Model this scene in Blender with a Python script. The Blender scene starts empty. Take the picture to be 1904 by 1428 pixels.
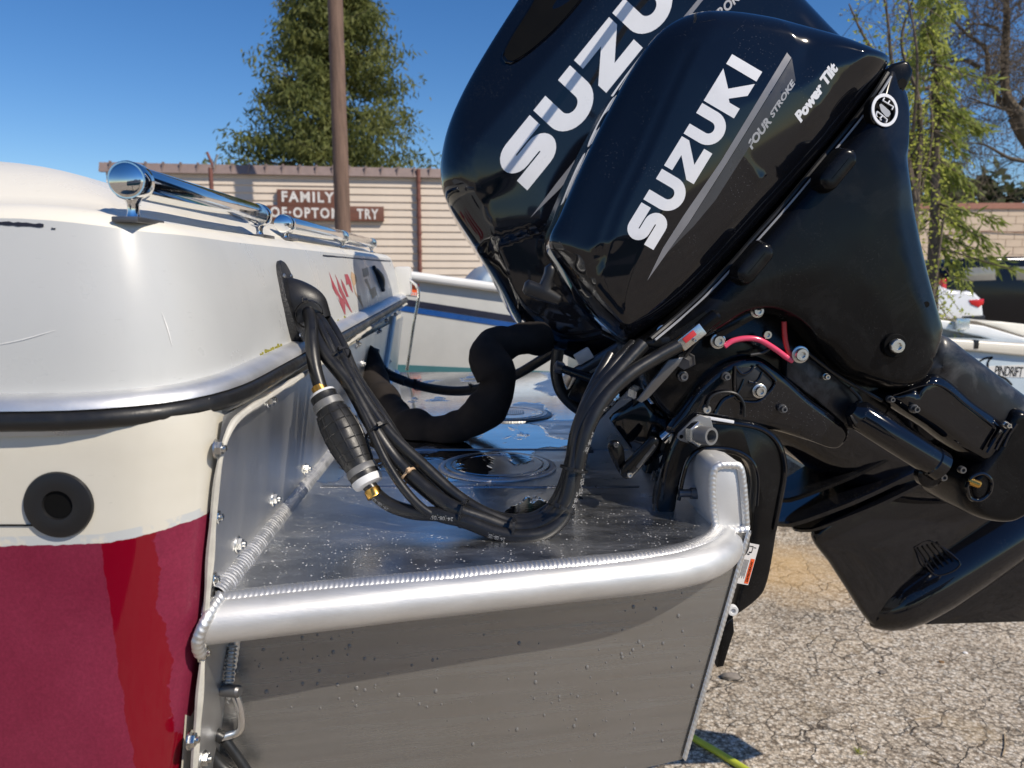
import bpy, bmesh, math, random
from mathutils import Vector, Matrix
from mathutils.bvhtree import BVHTree
from mathutils.kdtree import KDTree
from mathutils.geometry import delaunay_2d_cdt
random.seed(7)
R = math.radians
sc = bpy.context.scene
COL = sc.collection

# ------------------------------------------------------------------ camera, sky, sun, exposure
FPX, PITCH = 1400.0, R(8.09)                      # focal length in picture widths of 1904, downward pitch
CAM = Vector((0, 0, 1.25))
cd = bpy.data.cameras.new('camera'); cam = bpy.data.objects.new('camera', cd); COL.objects.link(cam)
cam.location = CAM; cam.rotation_euler = (R(90) - PITCH, 0, 0)
cd.sensor_width = 36; cd.lens = FPX / 1904 * 36; cd.clip_start = 0.02; cd.clip_end = 2000
cd.dof.use_dof = True; cd.dof.focus_distance = 1.15; cd.dof.aperture_fstop = 7.5
sc.camera = cam

SUN = Vector((0.57, -0.43, 0.69)).normalized()    # direction towards the sun
world = bpy.data.worlds.new('World'); sc.world = world; world.use_nodes = True
wn = world.node_tree.nodes; wl = world.node_tree.links
bg = wn['Background']
sky = wn.new('ShaderNodeTexSky'); sky.sky_type = 'NISHITA'; sky.sun_disc = False
sky.sun_elevation = math.asin(SUN.z); sky.sun_rotation = math.atan2(SUN.x, SUN.y)
sky.altitude = 0; sky.air_density = 1.0; sky.dust_density = 0.0; sky.ozone_density = 4.5
hs = wn.new('ShaderNodeHueSaturation'); hs.inputs['Saturation'].default_value = 1.25; hs.inputs['Hue'].default_value = 0.507
wl.new(sky.outputs[0], hs.inputs['Color']); wl.new(hs.outputs[0], bg.inputs[0]); bg.inputs[1].default_value = 0.112
sd = bpy.data.lights.new('sun', 'SUN'); sd.energy = 5.0; sd.angle = R(0.53); sd.color = (1.0, 0.90, 0.76)
so = bpy.data.objects.new('sun', sd); COL.objects.link(so)
so.rotation_euler = SUN.to_track_quat('Z', 'Y').to_euler(); so.location = (5, -5, 8)
vs = sc.view_settings
vs.view_transform = 'Standard'; vs.look = 'None'; vs.gamma = 1; vs.exposure = 0.0; vs.use_curve_mapping = False

# ------------------------------------------------------------------ geometry helpers
_c, _s = math.cos(PITCH), math.sin(PITCH)
def ray(px, py):
    u = (px - 952) / FPX; v = (714 - py) / FPX
    return Vector((u, _c + v * _s, -_s + v * _c))
def PY(px, py, Y):
    d = ray(px, py); return CAM + d * (Y / d.y)
def PZ(px, py, z):
    d = ray(px, py); return CAM + d * ((z - CAM.z) / d.z)
def PPL(px, py, O, N):
    d = ray(px, py); return CAM + d * ((O - CAM).dot(N) / d.dot(N))
YAW = 0.05
G = -0.45                                          # ground level; the boat sits on its trailer
class Pl:
    """a vertical plane running fore and aft; a along it, b up, d towards the photographer"""
    def __init__(s, X0, Y0, yaw=YAW):
        s.O = Vector((X0, Y0, 0)); s.A = Vector((1, yaw, 0)).normalized(); s.N = Vector((yaw, -1, 0)).normalized()
    def uv(s, px, py, d=0):
        p = PPL(px, py, s.O + s.N * d, s.N) - s.O
        return Vector((p.dot(s.A), p.z))
    def pt(s, a, b, d=0): return s.O + s.A * a + s.N * d + Vector((0, 0, b))
    def P(s, px, py, d=0): return PPL(px, py, s.O + s.N * d, s.N)

def crom(pts, n, closed=False):
    """Catmull-Rom through pts, resampled to n evenly spaced points"""
    m = len(pts); out = []
    rng = m if closed else m - 1
    for i in range(rng):
        if closed: p0, p1, p2, p3 = pts[(i-1) % m], pts[i], pts[(i+1) % m], pts[(i+2) % m]
        else: p0, p1, p2, p3 = pts[max(i-1, 0)], pts[i], pts[i+1], pts[min(i+2, m-1)]
        d1 = max((p2-p1).length, 1e-9)
        t1 = (p2-p0) * (d1 / max((p2-p1).length + (p1-p0).length, 1e-9)); t2 = (p3-p1) * (d1 / max((p3-p2).length + (p2-p1).length, 1e-9))
        for k in range(12):
            t = k / 12; a = t*t; b = a*t
            out.append(p1*(2*b-3*a+1) + t1*(b-2*a+t) + p2*(-2*b+3*a) + t2*(b-a))
    out.append(pts[0] if closed else pts[-1])
    L = [0.0]
    for i in range(1, len(out)): L.append(L[-1] + (out[i]-out[i-1]).length)
    res = []; j = 0; N = n if closed else n - 1
    for k in range(n):
        t = L[-1] * k / N
        while j < len(L) - 2 and L[j+1] < t: j += 1
        f = (t - L[j]) / max(L[j+1] - L[j], 1e-12)
        res.append(out[j].lerp(out[j+1], min(max(f, 0), 1)))
    return res

def mesh(name, verts, faces, mat=None, smooth=True, angle=40):
    me = bpy.data.meshes.new(name)
    me.from_pydata([tuple(v) for v in verts], [], faces); me.update()
    if smooth:
        me.shade_smooth(); me.set_sharp_from_angle(angle=R(angle))
    if mat: me.materials.append(mat)
    return me
WM = {}
def link(name, me, parent=None, M=None):
    o = bpy.data.objects.new(name, me); COL.objects.link(o)
    M = M or Matrix.Identity(4)
    if parent is not None:
        o.parent = parent; o.matrix_parent_inverse = WM[parent.name].inverted()
    o.matrix_basis = M; WM[o.name] = M.copy()
    return o
def ob(name, verts, faces, mat, parent=None, smooth=True, angle=40):
    return link(name, mesh(name, verts, faces, mat, smooth, angle), parent)
def bmob(name, bm, mat, parent=None, smooth=True, angle=40):
    me = bpy.data.meshes.new(name); bm.to_mesh(me); bm.free()
    if smooth: me.shade_smooth(); me.set_sharp_from_angle(angle=R(angle))
    if mat: me.materials.append(mat)
    return link(name, me, parent)
def tag(o, label=None, cat=None, group=None, kind=None):
    if label: o['label'] = label
    if cat: o['category'] = cat
    if group: o['group'] = group
    if kind: o['kind'] = kind
    return o
def thing(name, loc, label, cat, group=None):
    o = link(name, None, None, Matrix.Translation(Vector(loc))); o.empty_display_size = .1
    return tag(o, label, cat, group)

class MB:
    """collects verts and faces of several shapes into one mesh"""
    def __init__(s): s.v = []; s.f = []
    def add(s, v, f):
        n = len(s.v); s.v += [Vector(p) for p in v]; s.f += [[i + n for i in q] for q in f]; return s
    def ob(s, name, mat, parent=None, smooth=True, angle=40): return ob(name, s.v, s.f, mat, parent, smooth, angle)

def frames(pts, up=None):
    T = []
    for i in range(len(pts)):
        t = pts[min(i+1, len(pts)-1)] - pts[max(i-1, 0)]
        T.append(t.normalized() if t.length > 1e-9 else Vector((0, 0, 1)))
    n = (up or Vector((0, 0, 1)))
    if abs(n.dot(T[0])) > .95: n = Vector((0, 1, 0))
    n = (n - T[0]*n.dot(T[0])).normalized(); out = []
    for t in T:
        n = n - t*n.dot(t); n.normalize(); out.append((t, n, t.cross(n)))
    return out
def g_tube(pts, r, seg=12, caps=True):
    V = []; Fc = []; fr = frames(pts); m = len(pts)
    for i, p in enumerate(pts):
        rr = r(i/(m-1)) if callable(r) else r
        for k in range(seg):
            a = 2*math.pi*k/seg; V.append(p + (fr[i][1]*math.cos(a) + fr[i][2]*math.sin(a))*rr)
    for i in range(m-1):
        for k in range(seg):
            Fc.append([i*seg+k, i*seg+(k+1) % seg, (i+1)*seg+(k+1) % seg, (i+1)*seg+k])
    if caps: Fc += [list(range(seg))[::-1], [(m-1)*seg+k for k in range(seg)]]
    return V, Fc
def tube(name, pts, r, mat, parent=None, n=40, seg=14):
    P = crom([Vector(p) for p in pts], n) if len(pts) > 2 else [Vector(p) for p in pts]
    v, f = g_tube(P, r, seg); return ob(name, v, f, mat, parent)
def g_lathe(p0, ax, prof, seg=24, up=None):
    """prof: list of (distance along axis, radius)"""
    ax = Vector(ax).normalized(); n = up or Vector((0, 0, 1))
    if abs(n.dot(ax)) > .9: n = Vector((1, 0, 0))
    n = (n - ax*n.dot(ax)).normalized(); b = ax.cross(n); V = []; Fc = []
    for d, r in prof:
        for k in range(seg):
            a = 2*math.pi*k/seg; V.append(Vector(p0) + ax*d + (n*math.cos(a)+b*math.sin(a))*max(r, 1e-5))
    for i in range(len(prof)-1):
        for k in range(seg): Fc.append([i*seg+k, i*seg+(k+1) % seg, (i+1)*seg+(k+1) % seg, (i+1)*seg+k])
    Fc += [list(range(seg))[::-1], [(len(prof)-1)*seg+k for k in range(seg)]]
    return V, Fc
def lathe(name, p0, ax, prof, mat, parent=None, seg=24, angle=35):
    v, f = g_lathe(p0, ax, prof, seg); return ob(name, v, f, mat, parent, True, angle)
def g_box(c, hx, hy, hz):
    """c centre, hx hy hz half-edge vectors"""
    c = Vector(c); V = []
    for i in (-1, 1):
        for j in (-1, 1):
            for k in (-1, 1): V.append(c + Vector(hx)*i + Vector(hy)*j + Vector(hz)*k)
    return V, [[0,1,3,2],[4,6,7,5],[0,4,5,1],[2,3,7,6],[0,2,6,4],[1,5,7,3]]
def bevel_me(o, w, seg=2, ang=30):
    bm = bmesh.new(); bm.from_mesh(o.data)
    es = [e for e in bm.edges if len(e.link_faces) == 2 and e.calc_face_angle(0) > R(ang)]
    bmesh.ops.bevel(bm, geom=es, offset=w, segments=seg, affect='EDGES', profile=.6, clamp_overlap=True)
    bmesh.ops.recalc_face_normals(bm, faces=bm.faces)
    bm.to_mesh(o.data); bm.free(); o.data.shade_smooth(); o.data.set_sharp_from_angle(angle=R(50))
    return o
def box(name, c, h, mat, parent=None, bev=.0, axes=None):
    A = axes or (Vector((1,0,0)), Vector((0,1,0)), Vector((0,0,1)))
    v, f = g_box(c, A[0]*h[0], A[1]*h[1], A[2]*h[2])
    o = ob(name, v, f, mat, parent, False)
    if bev: bevel_me(o, bev)
    return o
def area2(p): return sum(p[i].x*p[(i+1) % len(p)].y - p[(i+1) % len(p)].x*p[i].y for i in range(len(p)))/2
def inset2(p, d):
    """move a closed 2D outline inwards by d"""
    s = 1 if area2(p) > 0 else -1; n = len(p); out = []
    for i in range(n):
        a, b, c = p[i-1], p[i], p[(i+1) % n]
        e1 = (b-a).normalized() if (b-a).length > 1e-9 else Vector((0,0)); e2 = (c-b).normalized() if (c-b).length > 1e-9 else e1
        nn = Vector((-(e1.y+e2.y), e1.x+e2.x))*s
        if nn.length < 1e-6: out.append(b.copy()); continue
        nn.normalize(); k = max(nn.dot(Vector((-e1.y, e1.x))*s), .45)
        out.append(b + nn*(d/k))
    return out
def prism(name, pxs, pl, d0, d1, mat, parent=None, bev=.003, rnd=0, angle=50):
    """traced outline given its own thickness between depth d0 (far) and d1 (near) of a plane; bevelled rim"""
    p = [pl.uv(x, y, d1) for x, y in pxs]
    if rnd: p = crom(p, rnd, True)
    n = len(p); q = inset2(p, bev) if bev else p
    rings = [(q, d0), (p, d0+bev), (p, d1-bev), (inset2(p, bev*.3), d1-bev*.3), (q, d1)] if bev else [(p, d0), (p, d1)]
    V = []; Fc = []
    for o, d in rings: V += [pl.pt(v.x, v.y, d) for v in o]
    for i in range(len(rings)-1):
        for k in range(n): Fc.append([i*n+k, i*n+(k+1) % n, (i+1)*n+(k+1) % n, (i+1)*n+k])
    Fc += [list(range(n))[::-1], [(len(rings)-1)*n+k for k in range(n)]]
    bm = bmesh.new(); vv = [bm.verts.new(v) for v in V]
    for f in Fc: bm.faces.new([vv[i] for i in f])
    bmesh.ops.recalc_face_normals(bm, faces=bm.faces)
    return bmob(name, bm, mat, parent, True, angle)
def seg_near(p, poly):
    best = None
    for a, b in zip(poly, poly[1:]):
        e = b-a; t = max(0, min(1, (p-a).dot(e)/max(e.length_squared, 1e-12))); q = a+e*t; d = (p-q).length
        if best is None or d < best[0]: best = (d, q, e.x*(p.y-a.y)-e.y*(p.x-a.x))
    return best
def sdist(p, poly):
    d, q, sgn = seg_near(p, poly); return d if sgn > 0 else -d
def sstep(x): x = max(0, min(1, x)); return x*x*(3-2*x)
def pillow(name, pxs, pl, back, front, r, skel, mat, parent, feat=None, n=220, ncap=24, bulge=0.0, rb=.03, off=0.0, squash=1.0):
    """closed moulded shell: outline with rounded rims and a crowned side, real depth front to back"""
    p = crom([pl.uv(x, y, off) for x, y in pxs], n, True)
    sk = [pl.uv(x, y, off) for x, y in skel]
    T = [seg_near(v, sk)[1] for v in p]
    def ins(d): return [v + (t-v)*min(d/max((t-v).length, 1e-6), .9) for v, t in zip(p, T)]
    rings = []
    for k in range(4):
        th = R(90*k/3); rings.append((ins(rb*(1-math.sin(th))), -back + rb*(1-math.cos(th))))
    rings.append((p, -back*.35)); rings.append((p, -0.004))
    for k in range(1, 8):
        th = R(90*k/7); rings.append((ins(r*(1-math.cos(th))), front*math.sin(th)))
    base = rings[-1][0]
    V = []; Fc = []
    fd = lambda v, d: d + (feat(v) * min(1, max(0, d/front)) if feat and d > -.01 else 0)
    for i, (o, d) in enumerate(rings):
        for v in o: V.append(pl.pt(v.x, v.y, fd(v, d)))
    for i in range(len(rings)-1):
        for k in range(n): Fc.append([i*n+k, i*n+(k+1) % n, (i+1)*n+(k+1) % n, (i+1)*n+k])
    Fc.append(list(range(n))[::-1])
    # crowned side face on a fine triangulation
    kd = KDTree(n)
    for k, v in enumerate(base): kd.insert((v.x, v.y, 0), k)
    kd.balance()
    x0 = min(v.x for v in base); x1 = max(v.x for v in base); y0 = min(v.y for v in base); y1 = max(v.y for v in base)
    g = max((x1-x0), (y1-y0))/(ncap*2.2); pts = [v.copy() for v in base]; y = y0; row = 0
    while y < y1:
        x = x0 + (g/2 if row % 2 else 0); cuts = []
        for a, b in zip(base, base[1:]+base[:1]):
            if (a.y > y) != (b.y > y): cuts.append(a.x+(y-a.y)*(b.x-a.x)/(b.y-a.y))
        cuts.sort()
        while x < x1:
            if sum(c < x for c in cuts) % 2 and kd.find((x, y, 0))[2] > g*.55: pts.append(Vector((x, y)))
            x += g
        y += g*.866; row += 1
    cv, ce, cf, *_ = delaunay_2d_cdt(pts, [(k, (k+1) % n) for k in range(n)], [], 1, 1e-7)
    o0 = len(V)
    for v in cv:
        dd = kd.find((v.x, v.y, 0))[2]
        V.append(pl.pt(v.x, v.y, fd(v, front) + bulge*(1-(1-min(1, dd/.12))**2)))
    Fc += [[o0+i for i in q] for q in cf]
    bm = bmesh.new(); vv = [bm.verts.new(v) for v in V]
    for f in Fc:
        try: bm.faces.new([vv[i] for i in f])
        except ValueError: pass
    bmesh.ops.remove_doubles(bm, verts=bm.verts, dist=1e-5)
    bmesh.ops.recalc_face_normals(bm, faces=bm.faces)
    return bmob(name, bm, mat, parent, True, 60)
def bvh(o):
    return BVHTree.FromPolygons([v.co.copy() for v in o.data.vertices], [tuple(p.vertices) for p in o.data.polygons])

def weld(name, pts, w, h, mat, parent, up=Vector((0, 0, 1)), step=.0058, closed=False, amp=.16):
    """stacked-coin weld bead along a path"""
    P = [Vector(p) for p in pts]
    L = sum((b-a).length for a, b in zip(P, P[1:])); nb = max(4, int(L/step)); P = crom(P, nb*4+1)
    seg = 7; V = []; Fc = []; fr = frames(P)
    for i, p in enumerate(P):
        t = fr[i][0]; side = t.cross(up).normalized(); u2 = side.cross(t).normalized()
        ph = (i % 4)/4; k = 1-amp + amp*math.sin(math.pi*min(1, ph*1.05+.05)); jit = random.uniform(.94, 1.06)
        for j in range(seg):
            a = math.pi*j/(seg-1)
            lag = -math.cos(a)**2*step*.55
            V.append(p + side*(math.cos(a)*w*.5*(.9+.1*k)*jit) + u2*(math.sin(a)*h*k - .0004) + t*lag)
    for i in range(len(P)-1):
        for j in range(seg-1): Fc.append([i*seg+j, i*seg+j+1, (i+1)*seg+j+1, (i+1)*seg+j])
    return ob(name, V, Fc, mat, parent, True, 35)

# flat lettering -----------------------------------------------------------------
def text2d(txt, bold=0.0, shear=0.0, space=1.0, res=3):
    cu = bpy.data.curves.new('lettering', 'FONT'); cu.body = txt; cu.offset = bold; cu.shear = shear; cu.space_character = space; cu.resolution_u = res
    o = bpy.data.objects.new('lettering', cu); COL.objects.link(o)
    dg = bpy.context.evaluated_depsgraph_get(); me = bpy.data.meshes.new_from_object(o.evaluated_get(dg))
    V = [Vector((v.co.x, v.co.y)) for v in me.vertices]; Fc = [list(p.vertices) for p in me.polygons]
    bpy.data.objects.remove(o); bpy.data.curves.remove(cu); bpy.data.meshes.remove(me)
    x0 = min(v.x for v in V); x1 = max(v.x for v in V); y0 = min(v.y for v in V); y1 = max(v.y for v in V)
    return [Vector(((v.x-x0)/(x1-x0), (v.y-y0)/(y1-y0))) for v in V], Fc
def stroke(pts, w):
    P = [Vector(p) for p in pts]; V = []; Fc = []
    for i, p in enumerate(P):
        t = (P[min(i+1, len(P)-1)]-P[max(i-1, 0)]).normalized(); n = Vector((-t.y, t.x))
        k = 1.0
        if 0 < i < len(P)-1:
            k = 1/max(.6, n.dot(Vector((-(P[i+1]-p).normalized().y, (P[i+1]-p).normalized().x))))
        V += [p+n*w/2*k, p-n*w/2*k]
    for i in range(len(P)-1): Fc.append([2*i, 2*i+1, 2*i+3, 2*i+2])
    return V, Fc
def arc(cx, cy, r, a0, a1, n=10, ry=None):
    return [(cx+r*math.cos(R(a0+(a1-a0)*k/n)), cy+(ry or r)*math.sin(R(a0+(a1-a0)*k/n))) for k in range(n+1)]
def wordmark():
    V = []; Fc = []; x = 0
    def add(v, f, dx):
        n = len(V); V.extend(Vector((p[0]+dx, p[1])) for p in v); Fc.extend([i+n for i in q] for q in f)
    Ss = [(.95, .845), (.6, .845)] + arc(.33, .6725, .1725, 90, 270, 12) + [(.45, .5)] + arc(.62, .3275, .1725, 90, -90, 12) + [(.3, .155), (.02, .155)]
    Us = [(.155, 1), (.155, .6)] + arc(.475, .475, .32, 180, 360, 16) + [(.795, .6), (.795, 1)]
    Z = [(.03, 1), (.94, 1), (.94, .76), (.45, .27), (.95, .27), (.95, 0), (0, 0), (0, .24), (.5, .73), (.03, .73)]
    K = [(0, 0), (.3, 0), (.3, .34), (.38, .42), (.70, 0), (1.07, 0), (.6, .58), (1.0, 1), (.64, 1), (.3, .64), (.3, 1), (0, 1)]
    I = [(0, 0), (.3, 0), (.3, 1), (0, 1)]
    for ch in 'SUZUKI':
        if ch == 'S': v, f = stroke(Ss, .31); w = .97
        elif ch == 'U': v, f = stroke(Us, .31); w = .95
        else:
            v = {'Z': Z, 'K': K, 'I': I}[ch]; f = [list(range(len(v)))]; w = {'Z': .95, 'K': 1.07, 'I': .3}[ch]
        add(v, f, x); x += w + .075
    x -= .075
    return [Vector((v.x/x, v.y)) for v in V], Fc
def lay(name, VF, mapf, mat, parent, cuts=0, th=.0):
    """put flat lettering on a surface through mapf (unit square -> 3D)"""
    V, Fc = VF
    bm = bmesh.new(); vv = [bm.verts.new((v.x, v.y, 0)) for v in V]
    for f in Fc:
        try: bm.faces.new([vv[i] for i in f])
        except ValueError: pass
    if cuts:
        bmesh.ops.triangulate(bm, faces=bm.faces)
        bmesh.ops.subdivide_edges(bm, edges=bm.edges, cuts=cuts, use_grid_fill=True)
    for v in bm.verts:
        v.co = mapf(v.co.x, v.co.y)
    return bmob(name, bm, mat, parent, True, 60)
def on_shell(tree, lift=.0006, fb=None):
    """point of a moulded shell that the photographer sees at a picture position"""
    def f(px, py):
        d = ray(px, py).normalized(); h = tree.ray_cast(CAM, d)
        if h[0] is None: return fb(px, py) if fb else CAM + d*1.2
        n = h[1] if h[1].dot(d) < 0 else -h[1]
        return h[0] + n*lift
    return f
def px_affine(p0, ex, ey): return lambda u, v: (p0[0]+ex[0]*u+ey[0]*v, p0[1]+ex[1]*u+ey[1]*v)

# ------------------------------------------------------------------ materials
def nodes(name):
    m = bpy.data.materials.new(name); m.use_nodes = True
    nt = m.node_tree; return m, nt, nt.nodes['Principled BSDF']
def N(nt, t, **kw):
    n = nt.nodes.new('ShaderNode'+t)
    for k, v in kw.items():
        if k.startswith('i_'):
            n.inputs[int(k[2:]) if k[2:].isdigit() else k[2:]].default_value = v
        else: setattr(n, k, v)
    return n
def noise(nt, scale, detail=4, rough=.55, vec=None, dist=0):
    n = N(nt, 'TexNoise'); n.inputs['Scale'].default_value = scale; n.inputs['Detail'].default_value = detail
    n.inputs['Roughness'].default_value = rough; n.inputs['Distortion'].default_value = dist
    if vec is None: vec = coord(nt)
    nt.links.new(vec, n.inputs['Vector']); return n.outputs['Fac']
def coord(nt, scale=None):
    for n in nt.nodes:
        if n.type == 'TEX_COORD': tc = n; break
    else: tc = N(nt, 'TexCoord')
    o = tc.outputs['Object']
    if scale:
        mp = N(nt, 'Mapping'); mp.inputs['Scale'].default_value = scale; nt.links.new(o, mp.inputs['Vector']); o = mp.outputs['Vector']
    return o
def ramp(nt, fac, stops):
    r = N(nt, 'ValToRGB'); e = r.color_ramp.elements
    while len(e) < len(stops): e.new(.5)
    for el, (p, c) in zip(e, stops):
        el.position = p; el.color = (*c, 1) if len(c) == 3 else c
    nt.links.new(fac, r.inputs['Fac']); return r.outputs['Color']
def gray(a): return (a, a, a)
def mixc(nt, fac, a, b, mode='MIX'):
    m = N(nt, 'Mix', data_type='RGBA', blend_type=mode)
    for s, v in ((m.inputs[0], fac), (m.inputs[6], a), (m.inputs[7], b)):
        if isinstance(v, (int, float)): s.default_value = v
        elif isinstance(v, tuple): s.default_value = (*v, 1) if len(v) == 3 else v
        else: nt.links.new(v, s)
    return m.outputs[2]
def math_(nt, op, a, b=0.0, c=None):
    m = N(nt, 'Math', operation=op)
    for i, v in enumerate((a, b) if c is None else (a, b, c)):
        if isinstance(v, (int, float)): m.inputs[i].default_value = v
        else: nt.links.new(v, m.inputs[i])
    return m.outputs[0]
def bump(nt, bs, h, strength=.3, dist=.002):
    b = N(nt, 'Bump'); b.inputs['Strength'].default_value = strength; b.inputs['Distance'].default_value = dist
    nt.links.new(h, b.inputs['Height'])
    if bs.inputs['Normal'].is_linked: nt.links.new(bs.inputs['Normal'].links[0].from_socket, b.inputs['Normal'])
    nt.links.new(b.outputs[0], bs.inputs['Normal'])
def pm(name, col, rough=.5, metal=0.0, var=.12, vscale=8, rvar=.08, rscale=25, bmp=0.0, bscale=200, bdist=.001, coat=0.0, spec=.5, stretch=None, trans=0.0):
    m, nt, b = nodes(name)
    vec = coord(nt, stretch)
    n1 = noise(nt, vscale, 5, .6, vec)
    c = ramp(nt, n1, [(.25, tuple(x*(1-var) for x in col)), (.75, tuple(min(1, x*(1+var)) for x in col))])
    nt.links.new(c, b.inputs['Base Color'])
    n2 = noise(nt, rscale, 4, .6, vec)
    nt.links.new(ramp(nt, n2, [(.3, gray(max(0, rough-rvar))), (.7, gray(min(1, rough+rvar)))]), b.inputs['Roughness'])
    b.inputs['Metallic'].default_value = metal; b.inputs['Coat Weight'].default_value = coat; b.inputs['Specular IOR Level'].default_value = spec
    b.inputs['Coat Roughness'].default_value = .05
    if trans: b.inputs['Transmission Weight'].default_value = trans
    if bmp: bump(nt, b, noise(nt, bscale, 3, .6), bmp, bdist)
    return m
# ---- material library
M = {}
M['black_gloss'] = None
def mk_black():
    m, nt, b = nodes('black_gloss_paint')
    n = noise(nt, 3, 3); nt.links.new(ramp(nt, n, [(.3, (.0030, .0034, .0050)), (.7, (.0042, .0050, .0080))]), b.inputs['Base Color'])
    dust = N(nt, 'TexVoronoi'); dust.inputs['Scale'].default_value = 260; nt.links.new(coord(nt), dust.inputs['Vector'])
    n3 = noise(nt, 9, 4)
    nt.links.new(ramp(nt, n3, [(.35, gray(.035)), (.8, gray(.11))]), b.inputs['Roughness'])
    b.inputs['Specular IOR Level'].default_value = .5; b.inputs['Coat Weight'].default_value = .15; b.inputs['Coat Roughness'].default_value = .03
    # dried dust specks and water marks
    sp = ramp(nt, dust.outputs['Distance'], [(.10, gray(1)), (.16, gray(0))])
    msk = math_(nt, 'MULTIPLY', sp, ramp(nt, noise(nt, 14, 3), [(.52, gray(0)), (.62, gray(1))]))
    prev = b.inputs['Base Color'].links[0].from_socket
    nt.links.new(mixc(nt, math_(nt, 'MULTIPLY', msk, .22), prev, (.35, .36, .38)), b.inputs['Base Color'])
    return m
M['black_gloss'] = mk_black()
def mk_satin(name, base, r0, r1, haze, sp=.2):
    m, nt, b = nodes(name)
    hz = ramp(nt, noise(nt, 11, 6, .65, None, 1.0), [(.5, gray(0)), (.78, gray(1))])
    nt.links.new(mixc(nt, math_(nt, 'MULTIPLY', hz, haze), base, (.20, .205, .21)), b.inputs['Base Color'])
    nt.links.new(ramp(nt, noise(nt, 18, 5), [(.3, gray(r0)), (.75, gray(r1))]), b.inputs['Roughness'])
    b.inputs['Specular IOR Level'].default_value = sp
    vo = N(nt, 'TexVoronoi'); vo.inputs['Scale'].default_value = 330; nt.links.new(coord(nt), vo.inputs['Vector'])
    ms = math_(nt, 'MULTIPLY', ramp(nt, vo.outputs['Distance'], [(.11, gray(1)), (.17, gray(0))]), ramp(nt, noise(nt, 16, 4, .6), [(.50, gray(0)), (.64, gray(1))]))
    nt.links.new(mixc(nt, math_(nt, 'MULTIPLY', ms, .10), b.inputs['Base Color'].links[0].from_socket, (.4, .4, .4)), b.inputs['Base Color'])
    bump(nt, b, noise(nt, 900, 2), .05, .0005)
    return m
M['black_satin'] = mk_satin('black_satin_plastic', (.004, .0042, .005), .14, .30, .045, .20)
M['black_paint'] = mk_satin('black_bracket_paint', (.004, .0042, .005), .10, .28, .04, .3)
M['scuffed_black'] = mk_satin('scuffed_black_paint', (.014, .015, .018), .25, .5, .6, .4)
M['rubber'] = pm('black_rubber', (.012, .012, .0125), .42, var=.25, rvar=.12, rscale=60, bmp=.15, bscale=500)
M['hose'] = pm('black_hose_rubber', (.010, .010, .0105), .34, var=.25, rvar=.1, rscale=40, bmp=.08, bscale=300)
M['plastic'] = pm('black_matte_plastic', (.010, .010, .011), .4, rvar=.1, bmp=.2, bscale=700)
M['crackle'] = pm('black_textured_plastic', (.010, .010, .011), .35, bmp=1.0, bscale=420, bdist=.002)
M['fabric'] = pm('black_neoprene', (.020, .0165, .0150), .85, var=.3, vscale=20, bmp=.4, bscale=900, spec=.25)
M['chrome'] = pm('polished_stainless', (.72, .73, .74), .06, 1.0, var=.06, rvar=.05, rscale=60)
M['steel'] = pm('zinc_steel', (.60, .60, .58), .28, 1.0, var=.15, rvar=.1)
M['darksteel'] = pm('dark_grey_metal', (.16, .16, .165), .38, .8, var=.2, rvar=.1)
M['brass'] = pm('brass_clamp', (.55, .32, .08), .3, 1.0, var=.25, rvar=.1)
M['white_plastic'] = pm('white_plastic', (.62, .63, .64), .4)
M['greyband'] = pm('grey_clamp_band', (.20, .20, .20), .4, .4)
M['decal_silver'] = pm('silver_white_decal', (.72, .73, .76), .30, 0.0, var=.05, rvar=.05, bmp=.04, bscale=900)
M['decal_grey'] = pm('grey_decal', (.20, .20, .215), .35, .2, var=.2)
M['decal_dark'] = pm('dark_grey_decal', (.055, .056, .062), .3, .2, var=.3)
M['decal_dim'] = pm('dim_silver_decal', (.36, .365, .38), .35, .1)
M['pink'] = pm('pink_vinyl_tube', (.72, .07, .15), .2, var=.15, spec=.6)
M['orange'] = pm('orange_print', (.80, .11, .02), .5)
M['paper'] = pm('white_sticker', (.72, .70, .68), .5)
M['ink'] = pm('black_print', (.004, .004, .004), .7, spec=.1)  # print, and the painted dark of holes and gaps
M['redplastic'] = pm('red_plastic', (.50, .035, .04), .35)
M['printgrey'] = pm('grey_hose_print', (.32, .32, .32), .6)
def mk_alu(name, base, r0, r1, stretch=None, scratch=.2, dirt=0.0, dscale=6, metal=1.0):
    m, nt, b = nodes(name)
    vec = coord(nt, stretch)
    c = ramp(nt, noise(nt, 7, 6, .6, vec), [(.3, tuple(x*.86 for x in base)), (.7, base)])
    if dirt:
        d = ramp(nt, noise(nt, dscale, 6, .6), [(.5, gray(0)), (.75, gray(1))])
        c = mixc(nt, math_(nt, 'MULTIPLY', d, dirt), c, (.30, .285, .26))
    nt.links.new(c, b.inputs['Base Color']); b.inputs['Metallic'].default_value = metal
    nt.links.new(ramp(nt, noise(nt, 9, 6, .62, vec), [(.28, gray(r0)), (.72, gray(r1))]), b.inputs['Roughness'])
    if scratch: bump(nt, b, noise(nt, 90, 6, .7, vec), scratch, .0008)
    return m
M['alu'] = mk_alu('bare_aluminium', (.74, .74, .73), .42, .56, (1, 1, 1), .12, .2, 6, .55)
M['alu_tube'] = mk_alu('brushed_aluminium_tube', (.70, .70, .69), .42, .58, (.6, 6, 6), .25, .25, 8, .7)
M['alu_plate'] = mk_alu('milled_aluminium_plate', (.78, .785, .79), .34, .46, (.5, 1.5, .3), .08, .2, 3)
M['alu_side'] = mk_alu('matt_aluminium_side', (.35, .345, .335), .10, .36, (.5, .5, 14.0), .35, .5, 5, .8)
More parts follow.
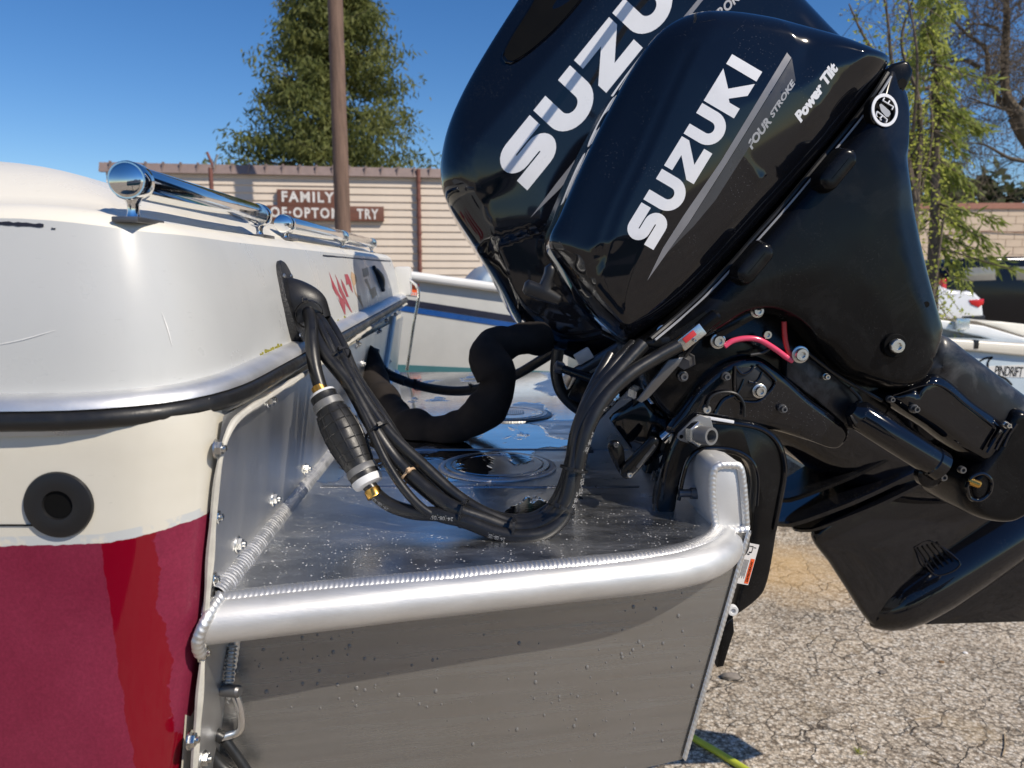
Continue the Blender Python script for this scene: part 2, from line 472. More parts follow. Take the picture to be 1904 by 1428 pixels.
M['alu_dark'] = mk_alu('weathered_aluminium', (.55, .56, .57), .22, .40, (1, .4, 1), .15, .35)
M['weld'] = mk_alu('aluminium_weld_bead', (.78, .78, .77), .42, .56, None, .15, .15)
M['alu_rail'] = mk_alu('scratched_rail_trim', (.84, .84, .83), .38, .58, (1, 1, 1), .3, .35, 14, .85)
def mk_deck():
    m, nt, b = nodes('wet_aluminium_deck')
    vec = coord(nt)
    flow = coord(nt, (3.2, 1.5, 1)); sxd = N(nt, 'SeparateXYZ'); nt.links.new(vec, sxd.inputs[0])
    far = math_(nt, 'MULTIPLY', math_(nt, 'SUBTRACT', math_(nt, 'MINIMUM', sxd.outputs[1], 1.75), 1.40), .45)     # water has pooled towards the middle of the deck
    far = math_(nt, 'SUBTRACT', far, math_(nt, 'MULTIPLY', math_(nt, 'MAXIMUM', math_(nt, 'SUBTRACT', sxd.outputs[0], .05), 0.0), 1.2))
    pool = math_(nt, 'ADD', noise(nt, 2.6, 5, .5, flow, .6), far)
    wet = ramp(nt, pool, [(.50, gray(0)), (.515, gray(1))])          # puddles
    base = ramp(nt, noise(nt, 5, 6, .6, coord(nt, (1, 3, 1))), [(.3, (.58, .585, .59)), (.7, (.76, .765, .77))])
    sp = N(nt, 'TexVoronoi'); sp.inputs['Scale'].default_value = 190; nt.links.new(vec, sp.inputs['Vector'])
    spk = math_(nt, 'MULTIPLY', ramp(nt, sp.outputs['Distance'], [(.16, gray(1)), (.26, gray(0))]), ramp(nt, noise(nt, 60, 3, .7, vec), [(.52, gray(0)), (.58, gray(1))]))
    inv = math_(nt, 'SUBTRACT', 1.0, wet)
    spk = math_(nt, 'MULTIPLY', spk, inv)
    nt.links.new(mixc(nt, spk, base, (.85, .85, .84)), b.inputs['Base Color'])
    nt.links.new(math_(nt, 'SUBTRACT', 1.0, math_(nt, 'MULTIPLY', spk, .9)), b.inputs['Metallic'])
    dry = ramp(nt, noise(nt, 12, 6, .65, coord(nt, (1, 3, 1))), [(.3, gray(.25)), (.7, gray(.46))])
    r = mixc(nt, wet, dry, gray(.035)); nt.links.new(r, b.inputs['Roughness'])
    edge = ramp(nt, pool, [(.485, gray(0)), (.53, gray(1))])
    bump(nt, b, edge, .5, .0022)
    bump(nt, b, noise(nt, 45, 4, .6, coord(nt, (1, 4, 1))), .10, .001)
    return m
M['deck'] = mk_deck()
def mk_hull():
    m, nt, b = nodes('hull_lower_paint')
    tc = coord(nt); sx = N(nt, 'SeparateXYZ'); nt.links.new(tc, sx.inputs[0])
    wob = math_(nt, 'MULTIPLY', math_(nt, 'SUBTRACT', noise(nt, 28, 5, .7), .5), .007)
    # boot top line: level along the side, a little higher at the quarter
    zl = math_(nt, 'ADD', math_(nt, 'MULTIPLY', math_(nt, 'MAXIMUM', math_(nt, 'ADD', sx.outputs[0], .405), 0.0), .14), .990)
    below = ramp(nt, math_(nt, 'ADD', math_(nt, 'MULTIPLY', math_(nt, 'SUBTRACT', math_(nt, 'ADD', zl, wob), sx.outputs[2]), 150), .5), [(.45, gray(0)), (.55, gray(1))])
    zw = math_(nt, 'SUBTRACT', math_(nt, 'ADD', zl, .010), sx.outputs[2])
    # oxidised chalky red, glossy where it was buffed near the quarter
    xb = math_(nt, 'ADD', math_(nt, 'ADD', sx.outputs[0], .404), math_(nt, 'MULTIPLY', math_(nt, 'SUBTRACT', 0.99, sx.outputs[2]), -.02))
    xb = math_(nt, 'ADD', xb, math_(nt, 'MULTIPLY', math_(nt, 'SUBTRACT', noise(nt, 30, 5, .6), .5), .010))
    left = ramp(nt, math_(nt, 'ADD', math_(nt, 'MULTIPLY', xb, 200), .5), [(.4, gray(0)), (.6, gray(1))])
    xr = math_(nt, 'ADD', math_(nt, 'ADD', sx.outputs[0], .359), math_(nt, 'ADD', math_(nt, 'MULTIPLY', math_(nt, 'SUBTRACT', .99, sx.outputs[2]), .03), math_(nt, 'MULTIPLY', math_(nt, 'SUBTRACT', noise(nt, 26, 5, .6), .5), .03)))
    right = ramp(nt, math_(nt, 'ADD', math_(nt, 'MULTIPLY', xr, 200), .5), [(.4, gray(1)), (.6, gray(0))])
    gl = math_(nt, 'MULTIPLY', left, right)
    chalk = ramp(nt, noise(nt, 6, 6, .6), [(.3, (.165, .013, .036)), (.7, (.225, .026, .058))])
    fine = ramp(nt, noise(nt, 300, 3, .7), [(.35, gray(.85)), (.7, gray(1.12))])
    chalk = mixc(nt, 1.0, chalk, fine, 'MULTIPLY')
    red = mixc(nt, gl, chalk, (.185, .0006, .010))
    cream = ramp(nt, noise(nt, 5, 5, .6), [(.3, (.56, .53, .45)), (.7, (.66, .635, .56))])
    scuff = ramp(nt, noise(nt, 30, 6, .7, coord(nt, (1, 1, 5))), [(.66, gray(0)), (.72, gray(1))])
    cream = mixc(nt, math_(nt, 'MULTIPLY', scuff, .55), cream, (.22, .20, .17))
    # pale grey primer showing in a ragged band along the line
    band = math_(nt, 'MULTIPLY', ramp(nt, math_(nt, 'MULTIPLY', zw, 100), [(0.0, gray(0)), (.1, gray(1))]), ramp(nt, noise(nt, 22, 4, .6), [(.45, gray(0)), (.5, gray(1))]))
    cream = mixc(nt, band, cream, (.50, .52, .52))
    nt.links.new(mixc(nt, below, cream, red), b.inputs['Base Color'])
    rr = mixc(nt, gl, gray(.36), gray(.07)); rr = mixc(nt, below, gray(.30), rr)
    nt.links.new(rr, b.inputs['Roughness'])
    nt.links.new(mixc(nt, below, gray(.45), mixc(nt, gl, gray(.16), gray(.5))), b.inputs['Specular IOR Level'])
    return m
M['hull'] = mk_hull()
def mk_gel(name, base, r=.25, stain=.25, streak=(1, 1, .25)):
    m, nt, b = nodes(name)
    c = ramp(nt, noise(nt, 4, 5, .6), [(.3, tuple(x*.93 for x in base)), (.7, base)])
    s = ramp(nt, noise(nt, 16, 6, .65, coord(nt, streak)), [(.56, gray(0)), (.74, gray(1))])
    c = mixc(nt, math_(nt, 'MULTIPLY', s, stain), c, tuple(x*.55 for x in base))
    sc_ = ramp(nt, noise(nt, 60, 3, .5, coord(nt, (1, 1, 9))), [(.70, gray(0)), (.73, gray(1))])
    c = mixc(nt, math_(nt, 'MULTIPLY', sc_, .25), c, tuple(x*.4 for x in base))
    nt.links.new(c, b.inputs['Base Color'])
    nt.links.new(ramp(nt, noise(nt, 10, 5), [(.3, gray(r)), (.7, gray(r+.15))]), b.inputs['Roughness'])
    return m
M['gel_grey'] = mk_gel('grey_white_gelcoat', (.49, .50, .495), .24, .12)
M['gel_cream'] = mk_gel('cream_gelcoat', (.78, .74, .64), .25, .10)
M['gel_white'] = mk_gel('white_gelcoat', (.72, .72, .70), .3, .15)
M['scratchwhite'] = pm('white_scratch', (.80, .80, .78), .6)
M['sealant'] = pm('cream_sealant', (.52, .50, .44), .6, var=.2, vscale=40, bmp=.3, bscale=150)
M['moss'] = pm('yellow_green_moss', (.22, .20, .03), .9, var=.4, vscale=90)
M['blackpaint_flake'] = pm('black_stripe_paint', (.012, .012, .02), .5)
M['maroon'] = pm('maroon_vinyl_letter', (.35, .03, .05), .4)
M['tan_vinyl'] = pm('faded_tan_vinyl', (.50, .34, .20), .5, var=.2)
def mk_ground():
    m, nt, b = nodes('old_chip_seal_asphalt')
    v = coord(nt)
    st = N(nt, 'TexVoronoi'); st.inputs['Scale'].default_value = 78; nt.links.new(v, st.inputs['Vector'])
    st2 = N(nt, 'TexVoronoi'); st2.inputs['Scale'].default_value = 170; nt.links.new(v, st2.inputs['Vector'])
    jn = N(nt, 'TexNoise'); jn.inputs['Scale'].default_value = 120; nt.links.new(v, jn.inputs['Vector']); js = N(nt, 'VectorMath', operation='SCALE'); js.inputs['Scale'].default_value = .016
    ja = N(nt, 'VectorMath', operation='ADD'); nt.links.new(jn.outputs['Color'], js.inputs[0]); nt.links.new(v, ja.inputs[0]); nt.links.new(js.outputs[0], ja.inputs[1])
    nt.links.new(ja.outputs[0], st.inputs['Vector']); nt.links.new(ja.outputs[0], st2.inputs['Vector'])
    hue = N(nt, 'SeparateColor'); nt.links.new(st.outputs['Color'], hue.inputs[0])
    stone = ramp(nt, hue.outputs[0], [(.0, (.30, .235, .17)), (.3, (.56, .47, .36)), (.65, (.76, .65, .51)), (1.0, (.86, .79, .68))])
    gap = ramp(nt, st.outputs['Distance'], [(.27, gray(1)), (.85, gray(.30))])
    gap2 = ramp(nt, st2.outputs['Distance'], [(.3, gray(1)), (.8, gray(.6))])
    c = mixc(nt, 1.0, mixc(nt, 1.0, stone, gap, 'MULTIPLY'), gap2, 'MULTIPLY')
    big = ramp(nt, noise(nt, 1.3, 6, .6), [(.3, gray(.80)), (.7, gray(1.15))])
    c = mixc(nt, 1.0, c, big, 'MULTIPLY')
    dv = N(nt, 'VectorMath', operation='ADD'); nz = N(nt, 'TexNoise'); nz.inputs['Scale'].default_value = 9; nz.inputs['Detail'].default_value = 5
    nt.links.new(v, nz.inputs['Vector']); sc2 = N(nt, 'VectorMath', operation='SCALE'); sc2.inputs['Scale'].default_value = .16
    nt.links.new(nz.outputs['Color'], sc2.inputs[0]); nt.links.new(v, dv.inputs[0]); nt.links.new(sc2.outputs[0], dv.inputs[1])
    cr = N(nt, 'TexVoronoi', feature='DISTANCE_TO_EDGE'); cr.inputs['Scale'].default_value = 7.0; nt.links.new(dv.outputs[0], cr.inputs['Vector'])
    crack = ramp(nt, cr.outputs['Distance'], [(.003, gray(0)), (.045, gray(1))])
    amt = ramp(nt, noise(nt, 2.0, 3), [(.33, gray(.1)), (.58, gray(.9))])
    ck = math_(nt, 'SUBTRACT', 1.0, math_(nt, 'MULTIPLY', math_(nt, 'SUBTRACT', 1.0, crack), amt))
    c = mixc(nt, ck, (.06, .05, .04), c)
    # ochre dust where soil has washed over
    tan = ramp(nt, noise(nt, 1.9, 5, .6), [(.56, gray(0)), (.72, gray(1))])
    c = mixc(nt, math_(nt, 'MULTIPLY', tan, .45), c, (.50, .37, .20))
    pp = PZ(1450, 1060, G); ds = N(nt, 'VectorMath', operation='DISTANCE'); ds.inputs[1].default_value = pp; nt.links.new(v, ds.inputs[0])
    soil = ramp(nt, math_(nt, 'ADD', ds.outputs['Value'], math_(nt, 'MULTIPLY', noise(nt, 6, 5, .6), .55)), [(.42, gray(1)), (.85, gray(0))])
    c = mixc(nt, math_(nt, 'MULTIPLY', soil, .62), c, (.56, .37, .17))
    oil = ramp(nt, noise(nt, 1.1, 4, .6, dv.outputs[0]), [(.60, gray(1)), (.75, gray(.62))]); c = mixc(nt, 1.0, c, oil, 'MULTIPLY')
    nt.links.new(c, b.inputs['Base Color']); b.inputs['Roughness'].default_value = .9; b.inputs['Specular IOR Level'].default_value = .2
    h = math_(nt, 'ADD', math_(nt, 'MULTIPLY', math_(nt, 'SUBTRACT', 1.0, st.outputs['Distance']), .6), math_(nt, 'MULTIPLY', ck, 1.6))
    bump(nt, b, h, .7, .004)
    return m
M['ground'] = mk_ground()
M['siding'] = pm('beige_siding', (.60, .515, .425), .6, var=.05, vscale=3)
M['siding_trim'] = pm('brown_eave_trim', (.22, .165, .15), .5, var=.15)
M['wood_sign'] = pm('brown_stained_board', (.14, .055, .035), .6, var=.35, vscale=6, stretch=(1, 1, 8))
M['sign_paint'] = pm('chipped_white_paint', (.62, .60, .58), .7, var=.25, vscale=14)
M['pole'] = pm('weathered_pole_wood', (.15, .095, .07), .85, var=.45, vscale=6, stretch=(6, 6, .35), bmp=.6, bscale=40, bdist=.01)
M['rust'] = pm('rusty_brown_pipe', (.16, .06, .045), .7, var=.3)
M['block'] = pm('peach_painted_block', (.64, .51, .38), .8, var=.06, vscale=5, bmp=.3, bscale=60, bdist=.005)
M['mortar'] = pm('peach_joint', (.56, .44, .33), .9)
M['cap_brown'] = pm('terracotta_cap', (.36, .17, .12), .8)
M['carblack'] = pm('black_car_paint', (.005, .0052, .007), .15, coat=.1, var=.1, spec=.3)
M['carwhite'] = pm('white_car_paint', (.70, .71, .72), .12, coat=.7, var=.03)
M['carglass'] = pm('dark_car_glass', (.02, .024, .026), .03, spec=.8, rvar=.01)
M['tintglass'] = pm('see_through_tinted_glass', (.22, .215, .19), .08, spec=.8, rvar=.02)  # opaque; pale tone painted in for the light through the windows
M['taillight'] = pm('red_tail_lamp', (.65, .01, .015), .15, coat=.6)
M['blue_stripe'] = pm('blue_stripe_paint', (.012, .07, .26), .3)
M['navy_stripe'] = pm('navy_stripe_paint', (.015, .017, .035), .35)
M['teal'] = pm('teal_bottom_paint', (.035, .13, .145), .5)
M['hull_greywhite'] = pm('chalky_white_hull', (.42, .42, .40), .35, var=.06)
M['powder'] = pm('pale_blue_hull', (.42, .50, .56), .35, var=.06)
M['grey_int'] = pm('grey_boat_interior', (.28, .27, .25), .6, var=.2)
M['bark'] = pm('grey_brown_bark', (.105, .080, .058), .9, var=.4, vscale=8, bmp=.5, bscale=30, bdist=.01)
M['bark_bare'] = pm('mossy_bark', (.12, .095, .065), .9, var=.4, vscale=3)
def mk_leaf(name, c0, c1, scale=2.0, tr=.35):
    m, nt, b = nodes(name)
    nt.links.new(ramp(nt, noise(nt, scale, 4, .7), [(.3, c0), (.7, c1)]), b.inputs['Base Color'])
    b.inputs['Roughness'].default_value = .6; b.inputs['Specular IOR Level'].default_value = .25
    t = N(nt, 'BsdfTranslucent'); nt.links.new(ramp(nt, noise(nt, scale, 4, .7), [(.3, tuple(x*1.2 for x in c0)), (.7, tuple(x*1.3 for x in c1))]), t.inputs[0])
    mx = N(nt, 'MixShader'); mx.inputs[0].default_value = tr
    nt.links.new(b.outputs[0], mx.inputs[1]); nt.links.new(t.outputs[0], mx.inputs[2]); nt.links.new(mx.outputs[0], nt.nodes['Material Output'].inputs['Surface'])
    return m
M['conifer'] = mk_leaf('cedar_foliage', (.075, .095, .024), (.20, .21, .065), .9, .35)
M['spring'] = mk_leaf('spring_leaves', (.26, .30, .04), (.46, .47, .10), 2.0, .5)
M['cedarspray'] = mk_leaf('cypress_sprays', (.16, .20, .04), (.34, .37, .10), 1.5, .5)
M['hedge'] = mk_leaf('distant_hedge', (.035, .05, .02), (.09, .10, .04), .8, .25)
M['water'] = pm('water_drops', (.16, .155, .15), .03, rvar=.01, spec=1.0)
M['hosegreen'] = pm('lime_garden_hose', (.50, .55, .05), .4, var=.1, vscale=30)
M['dryleaf'] = pm('dry_leaf', (.20, .11, .04), .8, var=.3, vscale=60)
M['stone'] = pm('grey_stone', (.20, .175, .15), .9, var=.3, vscale=40, bmp=.4, bscale=80)
M['twig'] = pm('dry_twig', (.30, .23, .15), .9, var=.3)

# ------------------------------------------------------------------ ground
def ground():
    g = 60; V = []; Fc = []
    xs = [-500, -200, -80, -30, -10, -4, 0, 4, 10, 30, 80, 200, 500]; ys = xs
    for y in ys:
        for x in xs: V.append((x, y, G))
    n = len(xs)
    for j in range(n-1):
        for i in range(n-1): Fc.append([j*n+i, j*n+i+1, (j+1)*n+i+1, (j+1)*n+i])
    tag(ob('ground', V, Fc, M['ground'], None, False), kind='structure')
ground()
# ------------------------------------------------------------------ building with siding, signs, pole
def siding_building():
    Y = 16.0
    yaw = -0.10                                                  # the wall turns slightly away to the right
    pl = Pl(0, Y, 0.14)
    t = thing('siding_building', (0, Y, G), 'long low beige building with horizontal lap siding behind the boats', 'building')
    a0 = pl.uv(197, 310).x; a1 = pl.uv(1500, 310).x
    top = pl.uv(500, 322).y; nb = 20; h = top/22.5; L = a1-a0
    V = []
    for a in (a0, a1):
        V += [pl.pt(a, -.02, 0), pl.pt(a, 0, .032), pl.pt(a, h*.90, .006), pl.pt(a, h*.93, .004), pl.pt(a, h, .0)]
    Fc = [[i, i+1, i+6, i+5] for i in range(4)]
    Fc = [[0, 5, 6, 1], [1, 6, 7, 2], [2, 7, 8, 3], [3, 8, 9, 4]]
    me = mesh('siding_board', V, Fc, M['siding'], False)
    z = G; k = 0
    while z < top - .02:
        link('siding_board', me, t, Matrix.Translation((0, 0, z))); z += h; k += 1
    # wall body behind the boards
    v, f = g_box(pl.pt((a0+a1)/2, (top+G)/2, -3.0), pl.A*(L/2-.01), pl.N*2.98, Vector((0, 0, (top-G)/2-.01))); ob('wall', v, f, M['siding'], t, False)
    # brown metal eave with standing ribs
    tr = MB(); eh = .26
    tr.add([pl.pt(a0-.1, top-.04, .12), pl.pt(a1, top-.04, .12), pl.pt(a1, top+eh*.55, .05), pl.pt(a0-.1, top+eh*.55, .05), pl.pt(a1, top+eh*.9, -2.5), pl.pt(a0-.1, top+eh*.9, -2.5), pl.pt(a0-.1, top-.04, 0), pl.pt(a1, top-.04, 0)],
           [[0, 1, 2, 3], [3, 2, 4, 5], [6, 7, 1, 0]])
    tr.ob('eave_trim', M['siding_trim'], t, False)
    me = None; a = a0 + .1
    v, f = g_box((0, 0, 0), pl.A*.012, pl.N*.015, Vector((0, 0, .085))); f2 = f
    rib = MB(); rib.add(v, f); v, f = g_box((0, 0, .095), pl.A*.02, pl.N*.02, Vector((0, 0, .018))); rib.add(v, f)
    me = mesh('eave_rib', rib.v, rib.f, M['siding_trim'], False)
    while a < a1:
        p = pl.pt(a, top+.045, .10); sh = Matrix.Identity(4); sh[0][2] = .35
        link('eave_rib', me, t, Matrix.Translation(p) @ sh); a += .32
    # downpipe
    x = pl.uv(779, 400).x
    d = MB(); v, f = g_tube([pl.pt(x, G, .10), pl.pt(x, top+.12, .10)], .042, 10); d.add(v, f)
    for zz in [i*.35 for i in range(1, 10)]:
        v, f = g_tube([pl.pt(x, zz, .10), pl.pt(x, zz+.05, .10)], .052, 10); d.add(v, f)
    d.ob('downpipe', M['rust'], t)
    # two sign boards
    def sign(x0, x1, y0, y1, txt, label, words):
        s = thing('sign_board', pl.P((x0+x1)/2, (y0+y1)/2, .09), label, 'sign', 'brown signs on the siding')
        p = [pl.uv(x0, y0, .12), pl.uv(x1, y0+3, .12), pl.uv(x1, y1+3, .12), pl.uv(x0, y1, .12)]
        c = sum(p, Vector((0, 0)))/4
        v, f = g_box(pl.pt(c.x, c.y, .08), pl.A*((p[1]-p[0]).length/2), pl.N*.04, Vector((0, 0, (p[0].y-p[3].y)/2)))
        o = ob('plank', v, f, M['wood_sign'], s, False); bevel_me(o, .008)
        for w, ax, ay, bx, by in words:
            VF = text2d(w, .035, 0, 1.25)
            q0 = pl.uv(ax, ay, .124); ex = pl.uv(bx, ay+ (bx-ax)*.022, .124)-q0; hh = pl.uv(ax, by, .124).y-q0.y
            lay('lettering', VF, lambda u, vv: pl.pt(q0.x+ex.x*u, q0.y+ex.y*u+hh*vv, .1245), M['sign_paint'], s)
    sign(515, 632, 351, 383, '', 'upper brown sign board with white letters on the siding', [('FAMILY', 524, 375, 622, 355)])
    sign(496, 714, 381, 409, '', 'lower longer brown sign board crossed by the utility pole', [('OF·OPTOM', 503, 404, 632, 384), ('TRY', 664, 407, 704, 388)])
siding_building()

def utility_pole():
    b = PY(645, 640, 13.5); b.z = G
    pts = [Vector((b.x, 13.5, G)), Vector((b.x-.01, 13.5, 3)), Vector((b.x-.02, 13.5, 6)), Vector((b.x-.03, 13.5, 9.5))]
    P = crom(pts, 60); r = lambda s: .145-.03*s
    v, f = g_tube(P, r, 20)
    for i, p in enumerate(v): p += Vector((random.uniform(-1, 1), random.uniform(-1, 1), 0))*.004
    t = thing('utility_pole', (b.x, 13.5, G), 'weathered wooden utility pole in front of the optometry sign', 'pole')
    ob('pole', v, f, M['pole'], t)
    box('cross_arm', (b.x, 13.4, 9.0), (1.1, .05, .06), M['pole'], t, .01)
utility_pole()
def fence_post():
    p = PY(397, 420, 11); t = thing('fence_post', (p.x, 11, G), 'thin metal fence post with forked barbed wire arms', 'fence post')
    top = PY(397, 312, 11)
    tube('post', [(p.x, 11, G), (p.x, 11, top.z)], .03, M['rust'], t)
    a = PY(385, 283, 11); tube('arm', [top, a], .018, M['rust'], t); a = PY(404, 287, 11); tube('arm', [top, a], .016, M['steel'], t)
fence_post()

# ------------------------------------------------------------------ trees
def leafcloud(n, f_pos, size, droop=0.6, flat=.5, ratio=.45):
    V = []; Fc = []
    for i in range(n):
        p, s = f_pos()
        if p is None: continue
        s *= size
        d = Vector((random.gauss(0, 1), random.gauss(0, 1), random.gauss(-droop, .6))).normalized()
        w = d.cross(Vector((random.gauss(0, 1), random.gauss(0, 1), random.gauss(0, 1)))).normalized()*s*ratio*.5
        k = len(V); m = p + d*s*.5
        V += [p, m+w, p+d*s, m-w]; Fc.append([k, k+1, k+2, k+3])
    return V, Fc
def conifer(px, Y, label, topz, rad, base, n, seed):
    random.seed(seed)
    c = PY(px, 500, Y); c.z = G
    t = thing('conifer_tree', (c.x, Y, G), label, 'tree')
    tube('trunk', [(c.x, Y, G), (c.x+.05, Y, topz*.5), (c.x, Y, topz*.97)], lambda s: .38*(1-s)+.03, M['bark'], t, 20, 10)
    br = []
    for i in range(420):
        h = random.random()**1.25; z = base + (topz-base)*h; az = random.uniform(0, 2*math.pi)
        L = rad*((1-h)*.98+.02)*random.uniform(.70, 1.10)
        br.append((z, az, L))
    def f():
        z, az, L = random.choice(br); s = random.random()**.6
        x = math.cos(az)*L*s; y = math.sin(az)*L*s
        zz = z - .30*L*s + .28*L*s*s
        w = .10+.22*L*.3
        return Vector((c.x+x+random.gauss(0, w), Y+y+random.gauss(0, w), zz-abs(random.gauss(0, .28)))), random.uniform(.6, 1.3)
    V, Fc = leafcloud(n, f, .27, 1.2, .5, .26)
    ob('crown', V, Fc, M['conifer'], t, False)
    mb = MB()
    for z, az, L in br[:140]:
        p0 = Vector((c.x, Y, z)); p1 = p0+Vector((math.cos(az)*L*.5, math.sin(az)*L*.5, -.08*L)); p2 = p0+Vector((math.cos(az)*L*.9, math.sin(az)*L*.9, -.05*L))
        v, f2 = g_tube([p0, p1, p2], lambda s: .05*(1-s)+.01, 4); mb.add(v, f2)
    tag(mb.ob('branches', M['bark'], t), kind='stuff')
conifer(632, 30, 'tall dense cedar tree rising behind the beige building', 16.6, 5.5, 2.3, 85000, 3)

def branchy(mb, p, d, L, r, depth, tips, spread=.6, up=.1, rng=random, shrink=.72):
    n = 3; pts = [p]
    for i in range(n):
        d = (d + Vector((rng.gauss(0, .16), rng.gauss(0, .16), rng.gauss(up*.3, .14)))).normalized(); pts.append(pts[-1]+d*L/n)
    v, f = g_tube(pts, lambda s: r*(1-.45*s), 6 if r > .03 else 3, False); mb.add(v, f)
    if depth == 0: tips.append((pts[-1], d)); tips.append((pts[2], d)); return
    for k in range(rng.choice((2, 3, 3)) if depth > 1 else 3):
        s = rng.randint(1, n); a = Vector((rng.gauss(0, 1), rng.gauss(0, 1), rng.gauss(0, 1)))
        a = (a - d*a.dot(d)).normalized(); nd = (d*(1-spread*.5) + a*spread + Vector((0, 0, up))).normalized()
        branchy(mb, pts[s], nd, L*shrink*rng.uniform(.8, 1.15), r*.68, depth-1, tips, spread, up, rng, shrink)
    branchy(mb, pts[-1], d, L*shrink, r*.68, depth-1, tips, spread, up, rng, shrink)
def bare_tree():
    Y = 24; rng = random.Random(11)
    t = thing('bare_tree', (PY(1960, 330, Y).x+.25, Y, G), 'large leafless tree with mossy limbs at the right edge', 'tree')
    mb = MB(); q = lambda x, y: PY(x, y, Y)
    def limb(pp, r0, r1):
        P = crom([q(*a) + Vector((0, rng.gauss(0, .15), 0)) for a in pp], 22); v, f = g_tube(P, lambda s: (r0+(r1-r0)*s)*1.6, 9); mb.add(v, f); return P
    base = q(1960, 330); mb2 = MB()
    v, f = g_tube(crom([Vector((base.x+.25, Y, G)), Vector((base.x+.15, Y, 1.6)), base, q(1905, 245), q(1890, 215)], 24), lambda s: .40-.16*s, 12); mb2.add(v, f)
    L1 = limb([(1892, 218), (1875, 180), (1873, 120), (1868, 60), (1862, 0), (1858, -80)], .095, .04)
    L2 = limb([(1890, 212), (1862, 180), (1830, 130), (1825, 95), (1800, 60), (1770, 30)], .065, .02)
    L3 = limb([(1830, 122), (1800, 110), (1765, 115), (1735, 125)], .045, .015)
    L4 = limb([(1895, 215), (1915, 170), (1930, 110)], .07, .03)
    L5 = limb([(1885, 212), (1840, 195), (1800, 180)], .035, .012)
    L6 = limb([(1950, 305), (1880, 295), (1830, 268), (1795, 265)], .05, .012)
    L7 = limb([(1862, 50), (1830, 45), (1790, 50)], .035, .012)
    tips = []; tw = MB()
    for Lp, m in ((L1, 11), (L2, 10), (L3, 6), (L4, 6), (L5, 4), (L6, 8), (L7, 6)):
        for k in range(m):
            p = Lp[rng.randint(4, len(Lp)-1)]; d = Vector((rng.gauss(-.25, .8), rng.gauss(0, .7), rng.gauss(.1, .6))).normalized()
            branchy(tw, p, d, rng.uniform(.9, 1.6), .020, 4, tips, .75, .03, rng, .7)
    mb2.ob('trunk', M['bark_bare'], t); tag(mb.ob('limbs', M['bark_bare'], t), kind='stuff'); tag(tw.ob('twigs', M['bark_bare'], t), kind='stuff')
    V = []; Fc = []
    for p, d in tips[::3]:
        k = len(V); s = rng.uniform(.015, .035); V += [p, p+Vector((s, 0, s)), p+Vector((0, 0, 2*s)), p+Vector((-s, 0, s))]; Fc.append([k, k+1, k+2, k+3])
    tag(ob('buds', V, Fc, M['bark'], t, False), kind='stuff')
bare_tree()
